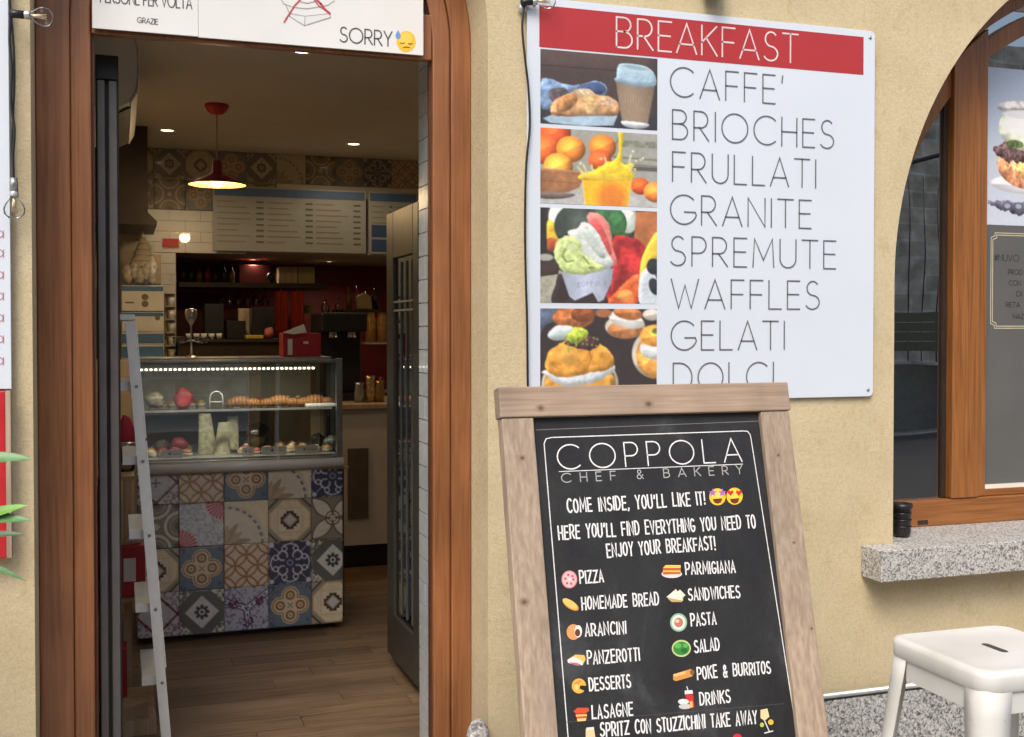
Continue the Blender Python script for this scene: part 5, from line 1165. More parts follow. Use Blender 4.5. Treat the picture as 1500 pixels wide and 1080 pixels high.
# picture 3: ice cream cup
c = Canvas(172, 138, (52, 56, 50)); c.ell(30, 14, 18, 26, (222, 226, 214)); c.poly([(10, 22), (18, 20), (30, 44), (26, 58), (10, 52)], (226, 190, 60), True, tex=.2); c.poly([(12, 44), (30, 50), (20, 62), (10, 60)], (176, 84, 48), True); c.poly([(0, 0), (9, 0), (10, 60), (0, 100)], (48, 42, 42)); c.ell(64, 26, 44, 36, (50, 58, 52), tex=.3, tsc=14)
c.poly([(80, 0), (124, 0), (134, 24), (130, 38), (114, 42), (98, 26)], (64, 118, 72), True, tex=.35, tsc=8); c.ell(128, 14, 14, 20, (204, 216, 204)); c.ell(112, 20, 14, 20, (58, 108, 64), tex=.3)
c.poly([(140, 2), (172, 0), (172, 64), (152, 72), (136, 50)], (194, 118, 72), tex=.15, tsc=14)
c.poly([(106, 44), (128, 38), (152, 50), (156, 72), (148, 104), (130, 138), (92, 138), (104, 104)], (182, 48, 48), True, 2, tex=.45, tsc=12); c.ell(116, 118, 10, 18, (110, 28, 30), al=.7); c.poly([(96, 138), (112, 118), (136, 96), (148, 100), (140, 138)], (230, 104, 52), True, 2, tex=.4, tsc=7); c.ell(124, 126, 12, 9, (244, 170, 88), al=.8)
c.poly([(146, 100), (150, 66), (172, 30), (172, 70), (158, 88)], (238, 206, 70), True); c.poly([(146, 96), (160, 84), (172, 104), (172, 138), (146, 138)], (206, 218, 226), True); c.ell(166, 82, 10, 12, (40, 44, 50)); c.ell(168, 112, 8, 13, (40, 44, 50), rot=-20)
c.poly([(0, 96), (30, 90), (36, 138), (0, 138)], (176, 176, 156), tex=.2, tsc=5); c.poly([(0, 76), (28, 80), (26, 96), (0, 100)], (64, 50, 46), tex=.3); c.ell(8, 72, 11, 5, (178, 176, 166)); c.poly([(30, 96), (60, 138), (18, 138), (22, 112)], (56, 44, 46), True); c.poly([(44, 130), (76, 110), (98, 138), (40, 138)], (58, 46, 48), True)
c.poly([(30, 92), (106, 86), (104, 106), (92, 132), (84, 136), (76, 122), (50, 134), (42, 128)], (196, 206, 228), tex=.04, shade=1.05 - .25 * np.abs(c.X - 66) / 40)
c.poly([(68, 10), (74, 5), (86, 8), (98, 20), (104, 40), (106, 58), (112, 76), (108, 82), (98, 66), (92, 46), (80, 30), (70, 20)], (240, 140, 132), True, 1.5, tex=.12, tsc=5); c.poly([(74, 16), (86, 20), (98, 44), (104, 66), (94, 62), (82, 36)], (222, 92, 88), True, 1, tex=.2, tsc=5)
c.poly([(40, 34), (54, 28), (60, 20), (72, 22), (86, 40), (98, 62), (106, 78), (98, 88), (76, 80), (56, 62), (44, 46)], (224, 232, 226), True, 1.6, tex=.10, tsc=7); c.poly([(60, 28), (72, 34), (94, 66), (86, 70), (66, 46)], (202, 214, 206), True, 1)
c.poly([(20, 66), (26, 46), (42, 40), (56, 46), (62, 64), (78, 76), (94, 86), (80, 92), (48, 96), (30, 88)], (206, 226, 148), True, 2.4, tex=.22, tsc=5); c.line([(36, 60), (32, 70), (38, 78), (48, 76)], 2.4, (130, 150, 76)); c.line([(62, 70), (70, 80)], 2.4, (130, 150, 80)); c.ell(74, 86, 5, 2.4, (130, 150, 76)); c.ell(46, 56, 7, 5, (222, 238, 176))
for i_, ch_ in enumerate('COPPOLA'):
    for s_ in G[ch_][1]: c.line([(54 + i_ * 6.4 + p[0] * 4.2, 114 - i_ * .6 - p[1] * 6.5) for p in s_], .9, (130, 136, 156), al=.8)
picture(c.img(), ((792, 305), (962, 309)), ((792, 444), (962, 445)), 'picture of an ice cream cup with green, white and pink scoops')
# picture 4: cream puffs
c = Canvas(172, 124, (58, 50, 50)); c.put(vnoise(248, 344, 30, 4) * .6, (44, 38, 40)); c.poly([(0, 0), (84, 0), (60, 12), (12, 20), (0, 34)], (92, 108, 132), True, tex=.3)
def puff(cx, cy, s, cut=1):
    c.ell(cx, cy + 34 * s, 56 * s, 40 * s, (196, 190, 176)); c.ell(cx, cy + 32 * s, 52 * s, 38 * s, (176, 138, 84), tex=.3)
    c.poly([(cx - 44 * s, cy + 24 * s), (cx + 44 * s, cy + 20 * s), (cx + 42 * s, cy + 48 * s), (cx + 20 * s, cy + 66 * s), (cx - 26 * s, cy + 68 * s), (cx - 42 * s, cy + 52 * s)], (228, 162, 66), True, 1.5, tex=.3, tsc=8)
    c.poly([(cx - 48 * s, cy + 14 * s), (cx + 44 * s, cy + 8 * s), (cx + 42 * s, cy + 22 * s), (cx + 10 * s, cy + 34 * s), (cx - 24 * s, cy + 36 * s), (cx - 46 * s, cy + 24 * s)], (226, 234, 238), True, 2, tex=.08)
    c.poly([(cx - 50 * s, cy + 12 * s), (cx - 44 * s, cy - 10 * s), (cx - 20 * s, cy - 24 * s), (cx + 14 * s, cy - 26 * s), (cx + 40 * s, cy - 12 * s), (cx + 50 * s, cy + 2 * s), (cx + 44 * s, cy + 14 * s), (cx + 8 * s, cy + 20 * s), (cx - 30 * s, cy + 24 * s)], (230, 160, 64), True, 2, tex=.32, tsc=9)
    c.ell(cx - 18 * s, cy - 4 * s, 18 * s, 10 * s, (244, 186, 92), al=.6, edge=6); c.line([(cx + 10 * s, cy - 20 * s), (cx + 16 * s, cy), (cx + 8 * s, cy + 18 * s)], 1.6, (176, 106, 36), al=.8)
c.ell(124, 24, 30, 16, (198, 188, 172)); c.ell(124, 28, 26, 12, (188, 124, 76), tex=.3); c.ell(126, 15, 27, 11, (230, 230, 222), rot=12); c.ell(128, 6, 22, 9, (190, 118, 66), rot=8, tex=.3); c.ell(164, 8, 14, 8, (206, 196, 184)); c.ell(92, 6, 12, 6, (170, 110, 70))
c.ell(48, 12, 30, 15, (168, 100, 56), tex=.4, tsc=5); c.ell(62, 8, 18, 10, (132, 74, 44), tex=.3); c.poly([(14, 30), (26, 22), (48, 26), (44, 40), (24, 42), (12, 38)], (206, 226, 224), True, 1.5)
c.ell(172, 60, 38, 34, (188, 182, 168)); c.ell(174, 62, 34, 32, (216, 150, 70), tex=.25); c.poly([(148, 48), (172, 52), (172, 68), (150, 62)], (226, 232, 234), True); c.ell(170, 36, 24, 15, (228, 156, 66), tex=.3); c.ell(170, 30, 6, 4, (120, 140, 50), tex=.5, tsc=3)
puff(58, 66, 1.0)
c.poly([(34, 46), (50, 38), (76, 36), (86, 46), (74, 56), (54, 52)], (84, 56, 62), True, 2.5, tex=.5, tsc=4); c.poly([(38, 38), (48, 26), (60, 24), (70, 32), (64, 42), (46, 46)], (184, 206, 72), True, 3, tex=.5, tsc=3)
for q in range(16): c.ell(34 + RNG.random() * 50, 36 + RNG.random() * 22, 1.6, 1.3, (150, 172, 56))
picture(c.img(), ((792, 452), (962, 453)), ((792, 590), (962, 588)), 'picture of cream filled puffs with green topping')

# ================================================================== CHALKBOARD A-FRAME
TZ = 1.283; TY = -.60; SL = .232
ab = empty('chalkboard_sign', (1.25, TY - SL * TZ, 0), 'weathered wooden A-frame chalkboard listing the menu in front of the wall', 'chalkboard')
ca = math.atan(SL); Vv = Vector((0, math.sin(ca), math.cos(ca))); Nn = Vector((0, -math.cos(ca), math.sin(ca))); O3 = Vector((0, TY - SL * TZ, 0))
def bP(u, v, d=0): return O3 + Vector((u, 0, 0)) + Vv * v + Nn * d
def bpx(px, py, d=0):
    q = ray(px, py); o = Vector((0, -DIST, EYE)); base = O3 + Nn * d; k = (base - o).dot(Nn) / q.dot(Nn); p = o + q * k; r_ = p - base; return (r_.x, r_.dot(Vv))
def bbox(mb, u0, u1, v0, v1, d0, d1, skew=0):
    vs = [bP(u, v, d) for d in (d0, d1) for v in (v0, v1) for u in (u0, u1)]
    return mb.add(vs, [(0, 2, 3, 1), (4, 5, 7, 6), (0, 1, 5, 4), (1, 3, 7, 5), (3, 2, 6, 7), (2, 0, 4, 6)])
ul, vt = bpx(733, 567); ur, vt2 = bpx(1149, 562); _, vr = bpx(760, 613); ub, _ = bpx(806, 960); ud, _ = bpx(1157, 960); ulb = bpx(757, 980)[0]; urb = bpx(1199, 980)[0]; VT = (vt + vt2) / 2
il = bpx(783, 640)[0]; ir = bpx(1113, 640)[0]
U0, U1 = (ul + ulb) / 2, (ur + urb) / 2; I0, I1 = (il + ub) / 2, (ir + ud) / 2; VR = vr
bbox(MB(), U0 - .004, U1 + .004, VR + .001, VT, -.030, .012).build('top_rail', RAWWOODX, ab, .003)
bbox(MB(), U0, I0, .0, VR, -.028, .008).build('left_stile', RAWWOOD, ab, .003); bbox(MB(), I1, U1, .0, VR, -.028, .008).build('right_stile', RAWWOOD, ab, .003)
bbox(MB(), I0 + .001, I1 - .001, .12, .2, -.026, .006).build('bottom_rail', RAWWOODX, ab, .003)
bbox(MB(), I0 + .0005, I1 - .0005, .2005, VR, -.016, -.006).build('blackboard', CHALK, ab)
# knots
KN = plain('knot', (.13, .075, .045), .8, 0, .4, 200)
def knot(px, py, r_):
    u, v = bpx(px, py, .0125 if py < 612 else .0085); d = .0124 if py < 612 else .0084; mb = MB(); n = 14
    for R_, col, dd2 in ((1.8, (.33, .24, .17), 0), (1.1, (.25, .17, .115), .0001), (.6, (.15, .095, .06), .0002)):
        mb.add([bP(u + r_ * R_ * 1.25 * math.cos(2 * math.pi * i / n) * random.uniform(.86, 1.1), v + r_ * R_ * math.sin(2 * math.pi * i / n) * random.uniform(.9, 1.1), d + dd2) for i in range(n)], [tuple(range(n))], col)
    mb.build('knot', PRINTM, ab, merge=False, rec=False)
for k in ((792, 598, .006), (950, 592, .0075), (765, 671, .005), (768, 882, .006), (1140, 667, .004), (1163, 795, .003), (1189, 921, .003)): knot(*k)
# rear legs
for u in (U0 + .22, U1 - .12):
    mb = MB(); mb.add([(u, -.60, 1.20), (u + .04, -.60, 1.20), (u, -.575, 1.20), (u + .04, -.575, 1.20), (u, -.32, .0), (u + .04, -.32, .0), (u, -.295, .0), (u + .04, -.295, .0)], [(0, 1, 3, 2), (4, 6, 7, 5), (0, 2, 6, 4), (1, 5, 7, 3), (0, 4, 5, 1), (2, 3, 7, 6)]); mb.build('rear_leg', RAWWOOD, ab)
BD = -.0054
mk = lambda u, v: bP(u, v, BD)
def chalk_text(t, p0, p1, hpx, wpx, gap=.19, evenw=.37, wob=.035, mat=CHALKW):
    a, b = bpx(*p0, BD), bpx(*p1, BD); sc = 2.75 / F
    lettering(t, a, b, hpx * sc, wpx * sc, mk, mat, ab, gap, evenw, wob)
chalk_text('COPPOLA', (818, 688), (1087, 676), 36, 2.0, .38, None, 0)
chalk_text('CHEF & BAKERY', (823, 707), (1088, 694), 13, 1.5, .85, None, 0, plain('chalk_dim', (.42, .42, .42), .8))
chalk_text("COME INSIDE, YOU'LL LIKE IT!", (832, 751), (1033, 739), 19, 2.5)
chalk_text("HERE YOU'LL FIND EVERYTHING YOU NEED TO", (819, 790), (1107, 773), 19, 2.4)
chalk_text('ENJOY YOUR BREAKFAST!', (890, 816), (1048, 805), 19, 2.4)
for t, p0, p1 in (('PIZZA', (850, 855), (884, 852)), ('HOMEMADE BREAD', (853, 893), (965, 886)), ('ARANCINI', (858, 932), (917, 928)), ('PANZEROTTI', (861, 973), (937, 967)), ('DESSERTS', (864, 1012), (924, 1007)), ('LASAGNE', (868, 1053), (927, 1048)),
                  ('PARMIGIANA', (1005, 842), (1077, 838)), ('SANDWICHES', (1009, 880), (1084, 875)), ('PASTA', (1013, 917), (1049, 914)), ('SALAD', (1018, 956), (1054, 952)), ('POKE & BURRITOS', (1022, 995), (1129, 986)), ('DRINKS', (1026, 1033), (1070, 1029))):
    chalk_text(t, p0, p1, 17, 2.3)
chalk_text('SPRITZ CON STUZZICHINI TAKE AWAY', (880, 1079), (1109, 1060), 18, 2.4)
def chalk_line(pts, w, mat=CHALKW, nm='chalk_line'):
    mb = MB(); sc = 2.75 / F; P = [bpx(*p, BD) for p in pts]; ribbon(mb, P, w * sc, mk); mb.build(nm, mat, ab, merge=False, rec=False)
chalk_line([(819, 691), (1088, 680)], 1.1)
chalk_line([(868, 1250), (833, 1090), (798, 662), (797, 650), (800, 643), (808, 641), (1088, 631.5), (1095, 632), (1099, 637), (1101, 648), (1166, 1066), (1195, 1250)], 1.5, nm='chalk_border')
DIM = plain('chalk_smear', (.20, .20, .20), .9); chalk_line([(785, 630), (1112, 617)], 1.0, DIM); chalk_line([(830, 1058), (1148, 1031)], .8, plain('chalk_faint', (.08, .08, .08), .9))
def mbd(px, py, k): u, v = bpx(px, py, BD); return bP(u, v, BD + .00012 * (k + 1))
def icon(lab, sh): o = flat(mbd, sh, 'menu_icon', ab, PRINTM); o['label'] = lab
Yl = (250, 200, 60)
icon('smiling face icon with purple star eyes', [('e', Yl, 1051, 728, 12, 12.5), ('e', (252, 215, 95), 1050, 725, 8, 7)] + [('p', (176, 110, 190), [(cx + (6.5 if i % 2 == 0 else 2.8) * math.cos(math.radians(90 + 36 * i)), 722 - (6.5 if i % 2 == 0 else 2.8) * math.sin(math.radians(90 + 36 * i))) for i in range(10)]) for cx in (1044, 1058)] + [('p', (110, 60, 30), [(1044, 731), (1058, 730), (1056, 736), (1051, 738), (1046, 736)])])
icon('smiling face icon with red heart eyes', [('e', Yl, 1076, 727, 12, 12.5), ('e', (252, 215, 95), 1075, 724, 8, 7)] + [('p', (220, 50, 50), [(cx, 727), (cx - 4.5, 721.5), (cx - 3, 718), (cx, 720), (cx + 3, 718), (cx + 4.5, 721.5)]) for cx in (1070, 1082)] + [('p', (110, 60, 30), [(1069, 731), (1083, 730), (1081, 736), (1076, 738), (1071, 736)])])
icon('round pizza icon', [('e', (225, 150, 150), 834, 849, 11.5, 13), ('e', (236, 190, 190), 834, 849, 9.5, 11)] + [('e', (205, 90, 110), 834 + 6 * math.cos(i * 1.1), 849 + 7 * math.sin(i * 1.1), 1.9, 1.9) for i in range(6)] + [('e', (240, 225, 215), 834, 849, 2, 2)])
icon('bread loaf icon', [('e', (214, 150, 70), 836, 886, 13.5, 6, 33), ('e', (248, 196, 110), 835, 884.5, 12.5, 5, 33)])
icon('rice ball icon', [('e', (240, 160, 100), 840, 926, 10, 11.5), ('e', (240, 235, 225), 847, 925, 5.5, 9), ('e', (110, 66, 50), 846, 927, 4, 5.5)])
icon('folded pastry icon', [('p', (236, 190, 100), [(832, 966), (843, 959), (856, 960), (858, 966), (853, 975), (836, 972)]), ('p', (240, 235, 230), [(831, 967), (841, 962), (853, 969), (854, 974), (845, 975), (832, 971)]), ('p', (190, 110, 120), [(833, 970), (845, 971), (852, 974), (842, 975)])])
icon('croissant icon', [('e', (240, 180, 80), 848, 1005, 10.5, 11), ('p', (40, 40, 42), [(862, 1005), (850, 1004), (849, 1009), (860, 1014)]), ('e', (222, 150, 60), 846, 1000, 6, 2.5, -30), ('e', (250, 205, 120), 844, 1007, 3, 5)])
icon('lasagne icon', [('p', (216, 84, 50), [(840, 1042), (846, 1037), (862, 1037), (863, 1042), (857, 1045), (844, 1046)]), ('p', (240, 190, 100), [(843, 1047), (859, 1046), (860, 1049), (844, 1050)]), ('p', (206, 84, 50), [(844, 1050), (860, 1049), (859, 1052), (845, 1053)]), ('p', (244, 205, 130), [(845, 1053), (859, 1052), (858, 1056), (846, 1057)])])
icon('layered dish icon', [('e', (226, 216, 216), 984, 841, 15, 6), ('p', (200, 100, 60), [(971, 832), (997, 832), (997, 841), (971, 842)]), ('p', (246, 206, 90), [(971, 832), (975, 828), (997, 828), (997, 832)]), ('p', (246, 206, 90), [(971, 836), (997, 836), (997, 838), (971, 838)])])
icon('sandwich icon', [('p', (200, 170, 120), [(978, 877), (990, 865), (1003, 871), (999, 882), (984, 882)]), ('p', (246, 238, 214), [(976, 875), (990, 863), (1001, 880)]), ('p', (240, 232, 206), [(988, 870), (996, 864), (1004, 872), (996, 878)])])
icon('pasta plate icon', [('e', (150, 190, 160), 994, 912, 12.5, 13.5), ('e', (220, 226, 214), 994, 912, 10, 11), ('e', (196, 116, 110), 994, 912, 6.5, 7), ('e', (236, 210, 150), 992, 910, 3, 2.5)])
icon('salad bowl icon', [('e', (196, 210, 140), 998, 950, 14, 12.5), ('e', (60, 140, 66), 998, 950, 12, 10), ('e', (98, 180, 80), 993, 946, 5, 4), ('e', (40, 110, 52), 1002, 953, 5, 3.5), ('e', (98, 180, 80), 1004, 946, 3.5, 3)])
icon('burrito icon', [('p', (216, 150, 80), [(986, 988), (1012, 980), (1017, 985), (1014, 991), (990, 998), (986, 996)]), ('e', (130, 96, 60), 1014, 985, 3.2, 4), ('p', (240, 190, 120), [(986, 988), (1004, 983), (1004, 987), (988, 992)])])
icon('paper cup drink icon', [('p', (206, 50, 54), [(1003, 1016), (1015, 1015), (1017, 1036), (1008, 1039)]), ('p', (240, 236, 230), [(1003, 1012), (1014, 1011), (1015, 1016), (1003, 1017)]), ('l', (220, 220, 220), [(1008, 1012), (1006, 1006)], 1.3), ('e', (226, 226, 224), 1001, 1028, 8, 4), ('e', (200, 200, 198), 1003, 1035, 9, 4), ('p', (240, 190, 90), [(1010, 1028), (1014, 1027), (1015, 1036), (1011, 1037)])])
icon('drinking glass icon at the left of the last line', [('p', (236, 206, 160), [(858, 1068), (870, 1067), (872, 1080), (858, 1081)]), ('p', (230, 226, 214), [(859, 1066), (870, 1065), (870, 1069), (859, 1070)])])
icon('cocktail glass icon at the right of the last line', [('p', (236, 210, 160), [(1114, 1040), (1124, 1038), (1127, 1050), (1120, 1056), (1114, 1052)]), ('l', (220, 220, 216), [(1120, 1056), (1127, 1072)], 1.6), ('l', (220, 220, 216), [(1120, 1074), (1132, 1071)], 1.8), ('e', (238, 190, 80), 1129, 1058, 4, 4), ('e', (190, 200, 90), 1116, 1062, 3, 3.4)])
icon('small red heart icon under the last line', [('e', (214, 50, 66), 1080, 1080, 6.5, 5)])

# ================================================================== STOOL
sl = empty('metal_stool', (1.73, -1.29, 0), 'white painted metal bar stool with worn edges in the lower right', 'stool')
SZ = .76; sR = .155
def m_paint():
    m, t, b = newmat('worn_white_paint'); v = coord(t)
    n = N(t, 'ShaderNodeTexNoise', Scale=34, Detail=8, Roughness=.7); t.links.new(v, n.inputs['Vector']); n2 = N(t, 'ShaderNodeTexNoise', Scale=5, Detail=6); t.links.new(v, n2.inputs['Vector'])
    ge = t.nodes.new('ShaderNodeNewGeometry'); pr = t.nodes.new('ShaderNodeMapRange'); pr.inputs[1].default_value = .52; pr.inputs[2].default_value = .60; t.links.new(ge.outputs['Pointiness'], pr.inputs[0])
    base = ramp(t, n2.outputs[0], [(.3, (.55, .545, .50)), (.6, (.66, .66, .63))]); w = N(t, 'ShaderNodeMath', operation='MULTIPLY'); t.links.new(pr.outputs[0], w.inputs[0])
    q = ramp(t, n.outputs[0], [(.62, (0, 0, 0)), (.70, (1, 1, 1))]); t.links.new(q, w.inputs[1]); base = mixc(t, w.outputs[0], base, (.45, .34, .26))
    rs = ramp(t, n.outputs[0], [(.84, (0, 0, 0)), (.88, (1, 1, 1))]); base = mixc(t, rs, base, (.42, .33, .24))
    t.links.new(base, b.inputs['Base Color']); b.inputs['Roughness'].default_value = .55; bump(t, b, n.outputs[0], .08, .001); return m
PAINT = m_paint()
def rrect(R, r, n=6):
    out = []
    for cx, cy, a in ((R - r, R - r, 0), (-(R - r), R - r, 90), (-(R - r), -(R - r), 180), (R - r, -(R - r), 270)):
        for i in range(n + 1): t = math.radians(a + 90 * i / n); out.append((cx + r * math.cos(t), cy + r * math.sin(t)))
    return out
def seat():
    mb = MB(); rings = [(sR - .004, .036, -.042), (sR, .04, -.036), (sR + .001, .04, -.012), (sR - .002, .038, -.003), (sR - .012, .034, .0), (sR - .020, .03, -.0006), (sR - .026, .026, -.0018), (.10, .03, -.0024), (.042, .02, -.0024)]
    P = [[(x, y, z) for x, y in rrect(R, r, 6)] for R, r, z in rings]; n = len(P[0]); vs = [p for r_ in P for p in r_]
    fs = []
    for i in range(len(P) - 1):
        for k in range(n): k2 = (k + 1) % n; fs.append((i * n + k, i * n + k2, (i + 1) * n + k2, (i + 1) * n + k))
    fs.append(tuple((len(P) - 1) * n + k for k in range(n)))
    return mb.add(vs, fs, None, False)
RS = Matrix.Translation((1.726, -1.287, SZ)) @ Matrix.Rotation(math.radians(-1), 4, 'Z')
mb = seat(); mb.v = [tuple(RS @ Vector(v)) for v in mb.v]; so = mb.build('seat', PAINT, sl)
for p in so.data.polygons: p.use_smooth = True
mb = MB(); pts = [(.009 * math.cos(t), .026 * (1 if math.sin(t) > 0 else -1) + .009 * math.sin(t)) for t in [2 * math.pi * (i + .5) / 20 for i in range(20)]]
mb.add([RS @ Vector((x, y, -.0020)) for x, y in pts], [tuple(range(20))]); mb.build('hand_slot_shade', plain('slot_shade', (.05, .047, .043), .6), sl)  # flat dark patch on the closed seat, painted for the shade in the slot
# four splayed V-section legs
for sx_, sy_ in ((-1, -1), (1, -1), (-1, 1), (1, 1)):
    mb = MB(); T0 = (sR - .006); T1 = .215
    def q(t, a, b): R_ = T0 + (T1 - T0) * t; return RS @ Vector((sx_ * (R_ - a), sy_ * (R_ - b), -.018 - t * (SZ - .018)))
    wt, wb = .062, .030; n = 6; cr_ = .022; sec = lambda w, c: [(w, 0.0), (c, 0), (c * .62, c * .1), (c * .29, c * .29), (c * .1, c * .62), (0, c), (0.0, w)]
    rows_ = []; K = 10
    for i in range(K + 1):
        t = i / K; w = wt + (wb - wt) * min(1, t * 1.1); c_ = .030 * (1 - t) + .016 * t; rows_.append([q(t, a, b) for a, b in sec(w, c_)])
    m_ = len(rows_[0]); vs = [p for r_ in rows_ for p in r_]; fs = [(i * m_ + k, i * m_ + k + 1, (i + 1) * m_ + k + 1, (i + 1) * m_ + k) for i in range(K) for k in range(m_ - 1)]
    mb.add(vs, fs, None, True); lo = mb.build('leg', PAINT, sl)
    so_ = lo.modifiers.new('s', 'SOLIDIFY'); so_.thickness = .0025; so_.offset = 0
    ft = RS @ Vector((sx_ * (T1 - .012), sy_ * (T1 - .012), -SZ)); MB().lathe([(0, 0), (.018, 0), (.018, .02), (0, .022)], ft.x, ft.y, .0, 12).build('foot', BLACK, sl)
# apron strips under the seat and braces
for a in range(4):
    M4 = RS @ Matrix.Rotation(math.pi / 2 * a, 4, 'Z'); MB().box(-.095, .095, -sR + .008, -sR + .0105, -.085, -.018, None, M4).build('apron_strip', PAINT, sl)
    for e_ in (-.0955, .0945): MB().box(e_, e_ + .001, -sR + .0075, -sR + .0079, -.085, -.03, None, M4).build('rust_seam', plain('rust', (.35, .14, .07), .9, 0, .4, 90), sl)
    MB().box(-.155, .155, -.200, -.197, -.50, -.475, None, M4).build('foot_rest', PAINT, sl)
cxy = .12
for s_ in (1, -1):
    p0 = RS @ Vector((-.125, -.125 * s_, -.075)); p1 = RS @ Vector((.125, .125 * s_, -.075)); m0 = (p0 + p1) / 2; m0.z -= .012
    MB().tube([p0, m0 + Vector((0, 0, .006 * s_)), p1], .009, 8).build('cross_brace', PAINT, sl)
p0 = RS @ Vector((-.10, .10, -.082)); p1 = RS @ Vector((-.065, .065, -.084)); MB().tube([p0, p1], .013, 10).build('brace_sleeve', BLACK, sl)

# ================================================================== LEFT EDGE OF THE PICTURE
YL = -.03
xr0 = ax(10, YL, 0); xr1 = ax(18, YL, 570); zb0 = az(10, 570, YL); xe = (ax(12, YL, 100) + ax(17, YL, 500)) / 2
lp = MB().box(xe - .62, xe, YL, YL + .01, zb0, 2.55).build('price_list_board', SIGNW, None, .001); tag(lp, 'white price list board with pink lettering at the left edge, its strip only in view', 'sign')
PINK = plain('pink_ink', (.55, .22, .28), .5)
mb = MB()
for py in (343, 371, 403, 434, 466, 497, 529):
    x_, z_ = at(-1, py, YL - .001); pts = [(x_ + a * .009, z_ + b * .009) for a, b in arc(0, 0, 1, 1, 0, 360, 10)] ; ribbon(mb, pts, .002, lambda u, v: (u, YL - .001, v)); ribbon(mb, [(x_ + .0095, z_ + .009), (x_ + .0095, z_ - .010)], .002, lambda u, v: (u, YL - .001, v))
mb.build('pink_letters', PINK, lp, merge=False, rec=False)
rbx = ax(8, -.06, 700); rb_ = MB().box(rbx - .5, rbx, -.05, -.035, az(5, 818, -.05), az(5, 573, -.05)).build('red_board', RED, None, .002); tag(rb_, 'red panel below the price list board behind the green leaves', 'panel')
MB().box(rbx + .0, rbx + .012, -.049, -.0, az(5, 818, -.05), az(5, 573, -.05)).build('wooden_edge', RAWWOOD, rb_)
# string lights
def bulb(root, p, d, mats, socket=BLACK):
    """bulb whose socket starts at p and points along d"""
    d = Vector(d).normalized(); q = Vector((0, 0, 1)).rotation_difference(d).to_matrix()
    MB().lathe([(0, 0), (.009, .0), (.0105, .012), (.0105, .034), (0.0, .035)], *p, 14, m=q).build('socket', socket, root)
    MB().lathe([(.010, .0355), (.0115, .044), (.010, .048)], *p, 14, m=q).build('screw_cap', ALU, root)
    MB().lathe([(.009, .0485), (.012, .055), (.021, .066), (.026, .079), (.024, .092), (.014, .102), (0, .105)], *p, 20, m=q).build('glass_bulb', BULBG, root)
    P = Vector(p); mb = MB(); e = q @ Vector((1, 0, 0))
    for s_ in (-1, -.33, .33, 1): mb.tube([P + d * .055 + e * .003 * s_, P + d * .088 + e * .006 * s_], .0011, 5)
    mb.tube([P + d * .05, P + d * .075], .004, 8); mb.build('filament', plain('filament', (.75, .6, .42), .3, .3), root)
lsx, lsz = at(14, 22, -.06)
ls = empty('string_light', (lsx, -.06, lsz), 'string light cable with two clear bulbs along the price list board', 'string lights', 'festoon string lights')
P0 = at(16, 20, -.055); bulb(ls, (P0[0] - .004, -.055, P0[1]), (1, -.05, -.03), None)
P1 = at(20, 268, -.055); bulb(ls, (P1[0], -.055, P1[1] + .012), (0.02, -.1, -1), None, STEEL)
def cable(root, pts, Y, r_=.0035, nm='cable'):
    P = [at(px, py, Y) for px, py in pts]; out = []
    n = len(P)
    for i in range(n - 1):
        a, b, c_, d = P[max(i - 1, 0)], P[i], P[i + 1], P[min(i + 2, n - 1)]
        for t in (0, .2, .4, .6, .8): out.append(tuple(.5 * ((2 * b[k]) + (-a[k] + c_[k]) * t + (2 * a[k] - 5 * b[k] + 4 * c_[k] - d[k]) * t * t + (-a[k] + 3 * b[k] - 3 * c_[k] + d[k]) * t ** 3) for k in (0, 1)))
    out.append(P[-1]); MB().tube([(x, Y, z) for x, z in out], r_, 8).build(nm, BLACK, root)
cable(ls, [(12, -60), (14, 0), (15, 22), (14, 60), (17, 100), (16, 150), (21, 190), (19, 230), (20, 268)], -.055); cable(ls, [(16, 22), (20, 70), (21, 120), (19, 170), (17, 220), (20, 266)], -.050, .003)
ls2 = empty('string_light', (ax(770, -.03, 10), -.03, 2.4), 'black string light cable running down the left edge of the breakfast sign', 'string lights', 'festoon string lights')
cable(ls2, [(766, -70), (768, -20), (768, 6), (765, 40), (769, 85), (774, 130), (776, 185), (771, 240), (769, 320), (770, 400), (772, 470), (773, 560), (774, 650)], -.025)
P2 = at(768, 4, -.03); bulb(ls2, (P2[0] - .01, -.028, P2[1]), (1, -.18, .12), None)
# clear bulb points along the board; small cable clip
MB().lathe([(0, -.004), (.012, -.003), (.013, .01)], *[P2[0], -.02, P2[1] - .012], 12, ax='y').build('clip', ALU, ls2)

# oleander plant at the left edge
op = empty('potted_shrub', (-.52, -.55, 0), 'green long leaved potted shrub whose leaf tips poke in at the left edge', 'plant')
MB().lathe([(0, .0), (.13, 0), (.17, .30), (.185, .31), (.185, .34), (.165, .34), (.15, .30), (0, .29)], -.56, -.55, 0, 28).build('pot', plain('terracotta', (.38, .15, .08), .8), op)
for i in range(4):
    a = i * 1.7; MB().tube([(-.56 + .03 * math.cos(a), -.55 + .03 * math.sin(a), .29), (-.55 + .05 * math.cos(a), -.55 + .05 * math.sin(a), .8), (-.50 + .07 * math.cos(a), -.55 + .08 * math.sin(a), 1.28)], [.009, .007, .004], 8).build('stem', plain('stem%d' % i, (.16, .14, .06), .7), op)
LM = [plain('leafA', (.10, .24, .08), .4, 0, .3, 25), plain('leafB', (.15, .34, .05), .4, 0, .3, 25), plain('leafC', (.055, .12, .05), .45, 0, .3, 25)]
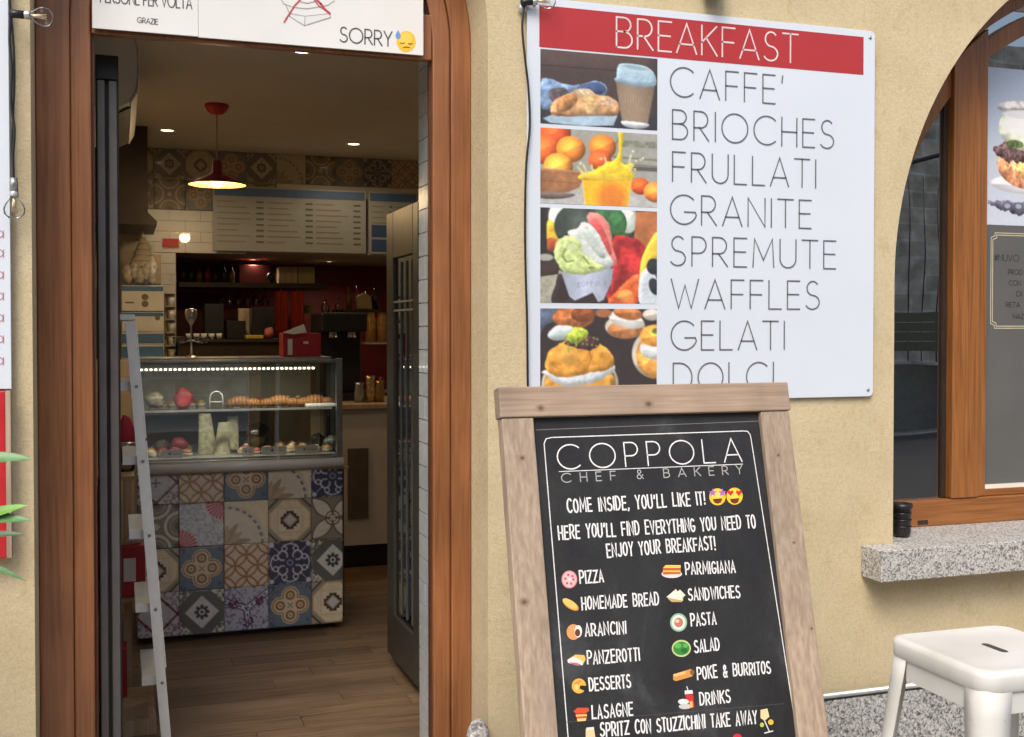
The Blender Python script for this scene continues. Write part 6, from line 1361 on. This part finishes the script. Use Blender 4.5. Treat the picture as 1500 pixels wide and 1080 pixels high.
def leaf(p0, p1, w, droop, mat):
    p0, p1 = Vector(p0), Vector(p1); n = 9; d = p1 - p0; side = d.cross(Vector((0, -.75, .65))).normalized(); up = side.cross(d).normalized(); mb = MB(); vs = []; fs = []
    for i in range(n + 1):
        t = i / n; c_ = p0 + d * t + Vector((0, 0, droop * (1 - (2 * t - 1) ** 2))); ww = w * math.sin(math.pi * min(1, t * .92 + .06)) ** .8 * .5
        if i == n: ww = .0004
        vs += [c_ + side * ww + up * ww * .35, c_, c_ - side * ww + up * ww * .35]
    for i in range(n):
        for k in (0, 1): b = i * 3 + k; fs.append((b, b + 1, b + 4, b + 3))
    mb.add(vs, fs, None, True); mb.build('leaf', mat, op, rec=False)
LY = -.55
def lp3(px, py, dy=0): x_, z_ = at(px, py, LY + dy); return (x_, LY + dy, z_)
for a, b, w, dr, m_ in (((-80, 690), (47, 673), .030, .012, 0), ((-70, 775), (40, 740), .026, .004, 1), ((-90, 768), (48, 763), .030, .008, 0), ((-80, 806), (38, 783), .018, .012, 2), ((-100, 830), (39, 852), .018, .02, 0)):
    leaf(lp3(*a), lp3(*b, -.03), w, dr, LM[m_])
random.seed(5)
for i in range(70):
    a = random.uniform(math.pi * .55, math.pi * 1.45) if i % 3 else random.uniform(math.pi * 1.0, math.pi * 1.9); z = random.uniform(.55, 1.3); r_ = .05; l_ = random.uniform(.1, .17)
    c0 = Vector((-.53 + r_ * math.cos(a), -.55 + r_ * math.sin(a), z)); c1 = c0 + Vector((math.cos(a) * l_, math.sin(a) * l_, random.uniform(-.02, .07)))
    if c1.x > -.44: continue
    leaf(c0, c1, .026, .01, LM[i % 3])

# ================================================================== ACROSS THE STREET (seen only as reflections in the panes)
ob = empty('stone_house', (8, -13, 0), 'grey stone house across the street, mirrored in the arched window', 'house')
SW = m_brick_like('rubble', (.86, .74, .58), (.62, .54, .42), (.86, .80, .68), .6, .3)
MB().box(-9, 26, -13.6, -13, 0, 6.6).build('wall', SW, ob)
for i in range(8):
    x = -7 + i * 2.1; f_ = MB().box(x, x + 1.0, -12.995, -12.93, 3.0, 4.6).build('window', DARKW, ob); MB().box(x + .08, x + .92, -12.929, -12.92, 3.08, 4.52).build('pane', BLACK, f_)
rl = empty('iron_railing', (8, -9.4, 0), 'iron railing across the street, mirrored in the arched window', 'railing')
for i in range(42):
    x = 4.5 + i * .26; MB().tube([(x, -9.6, 1.0), (x, -9.6, 3.6)], .009, 5).build('bar', DARKMETAL, rl)
MB().tube([(4, -9.55, 1.7), (15, -9.55, 5.2)], .03, 6).build('handrail', DARKMETAL, rl)
bf = empty('board_fence', (8, -9.3, 0), 'olive grey board fence across the street, mirrored in the arched window', 'fence')
OL = plain('olive_board', (.17, .17, .12), .8)
for i in range(4): MB().box(3, 17, -9.4, -9.36, 1.15 + i * .14, 1.28 + i * .14).build('board', OL, bf)
for i in range(8): MB().box(3 + i * 2, 3.1 + i * 2, -9.5, -9.41, 0, 1.75).build('post', DARKMETAL, bf)
tag(MB().box(2.5, 18, -9.9, -9.7, 0, .95).build('parapet', plain('parapet_dark', (.24, .25, .24), .9)), 'low dark parapet wall across the street', 'wall')
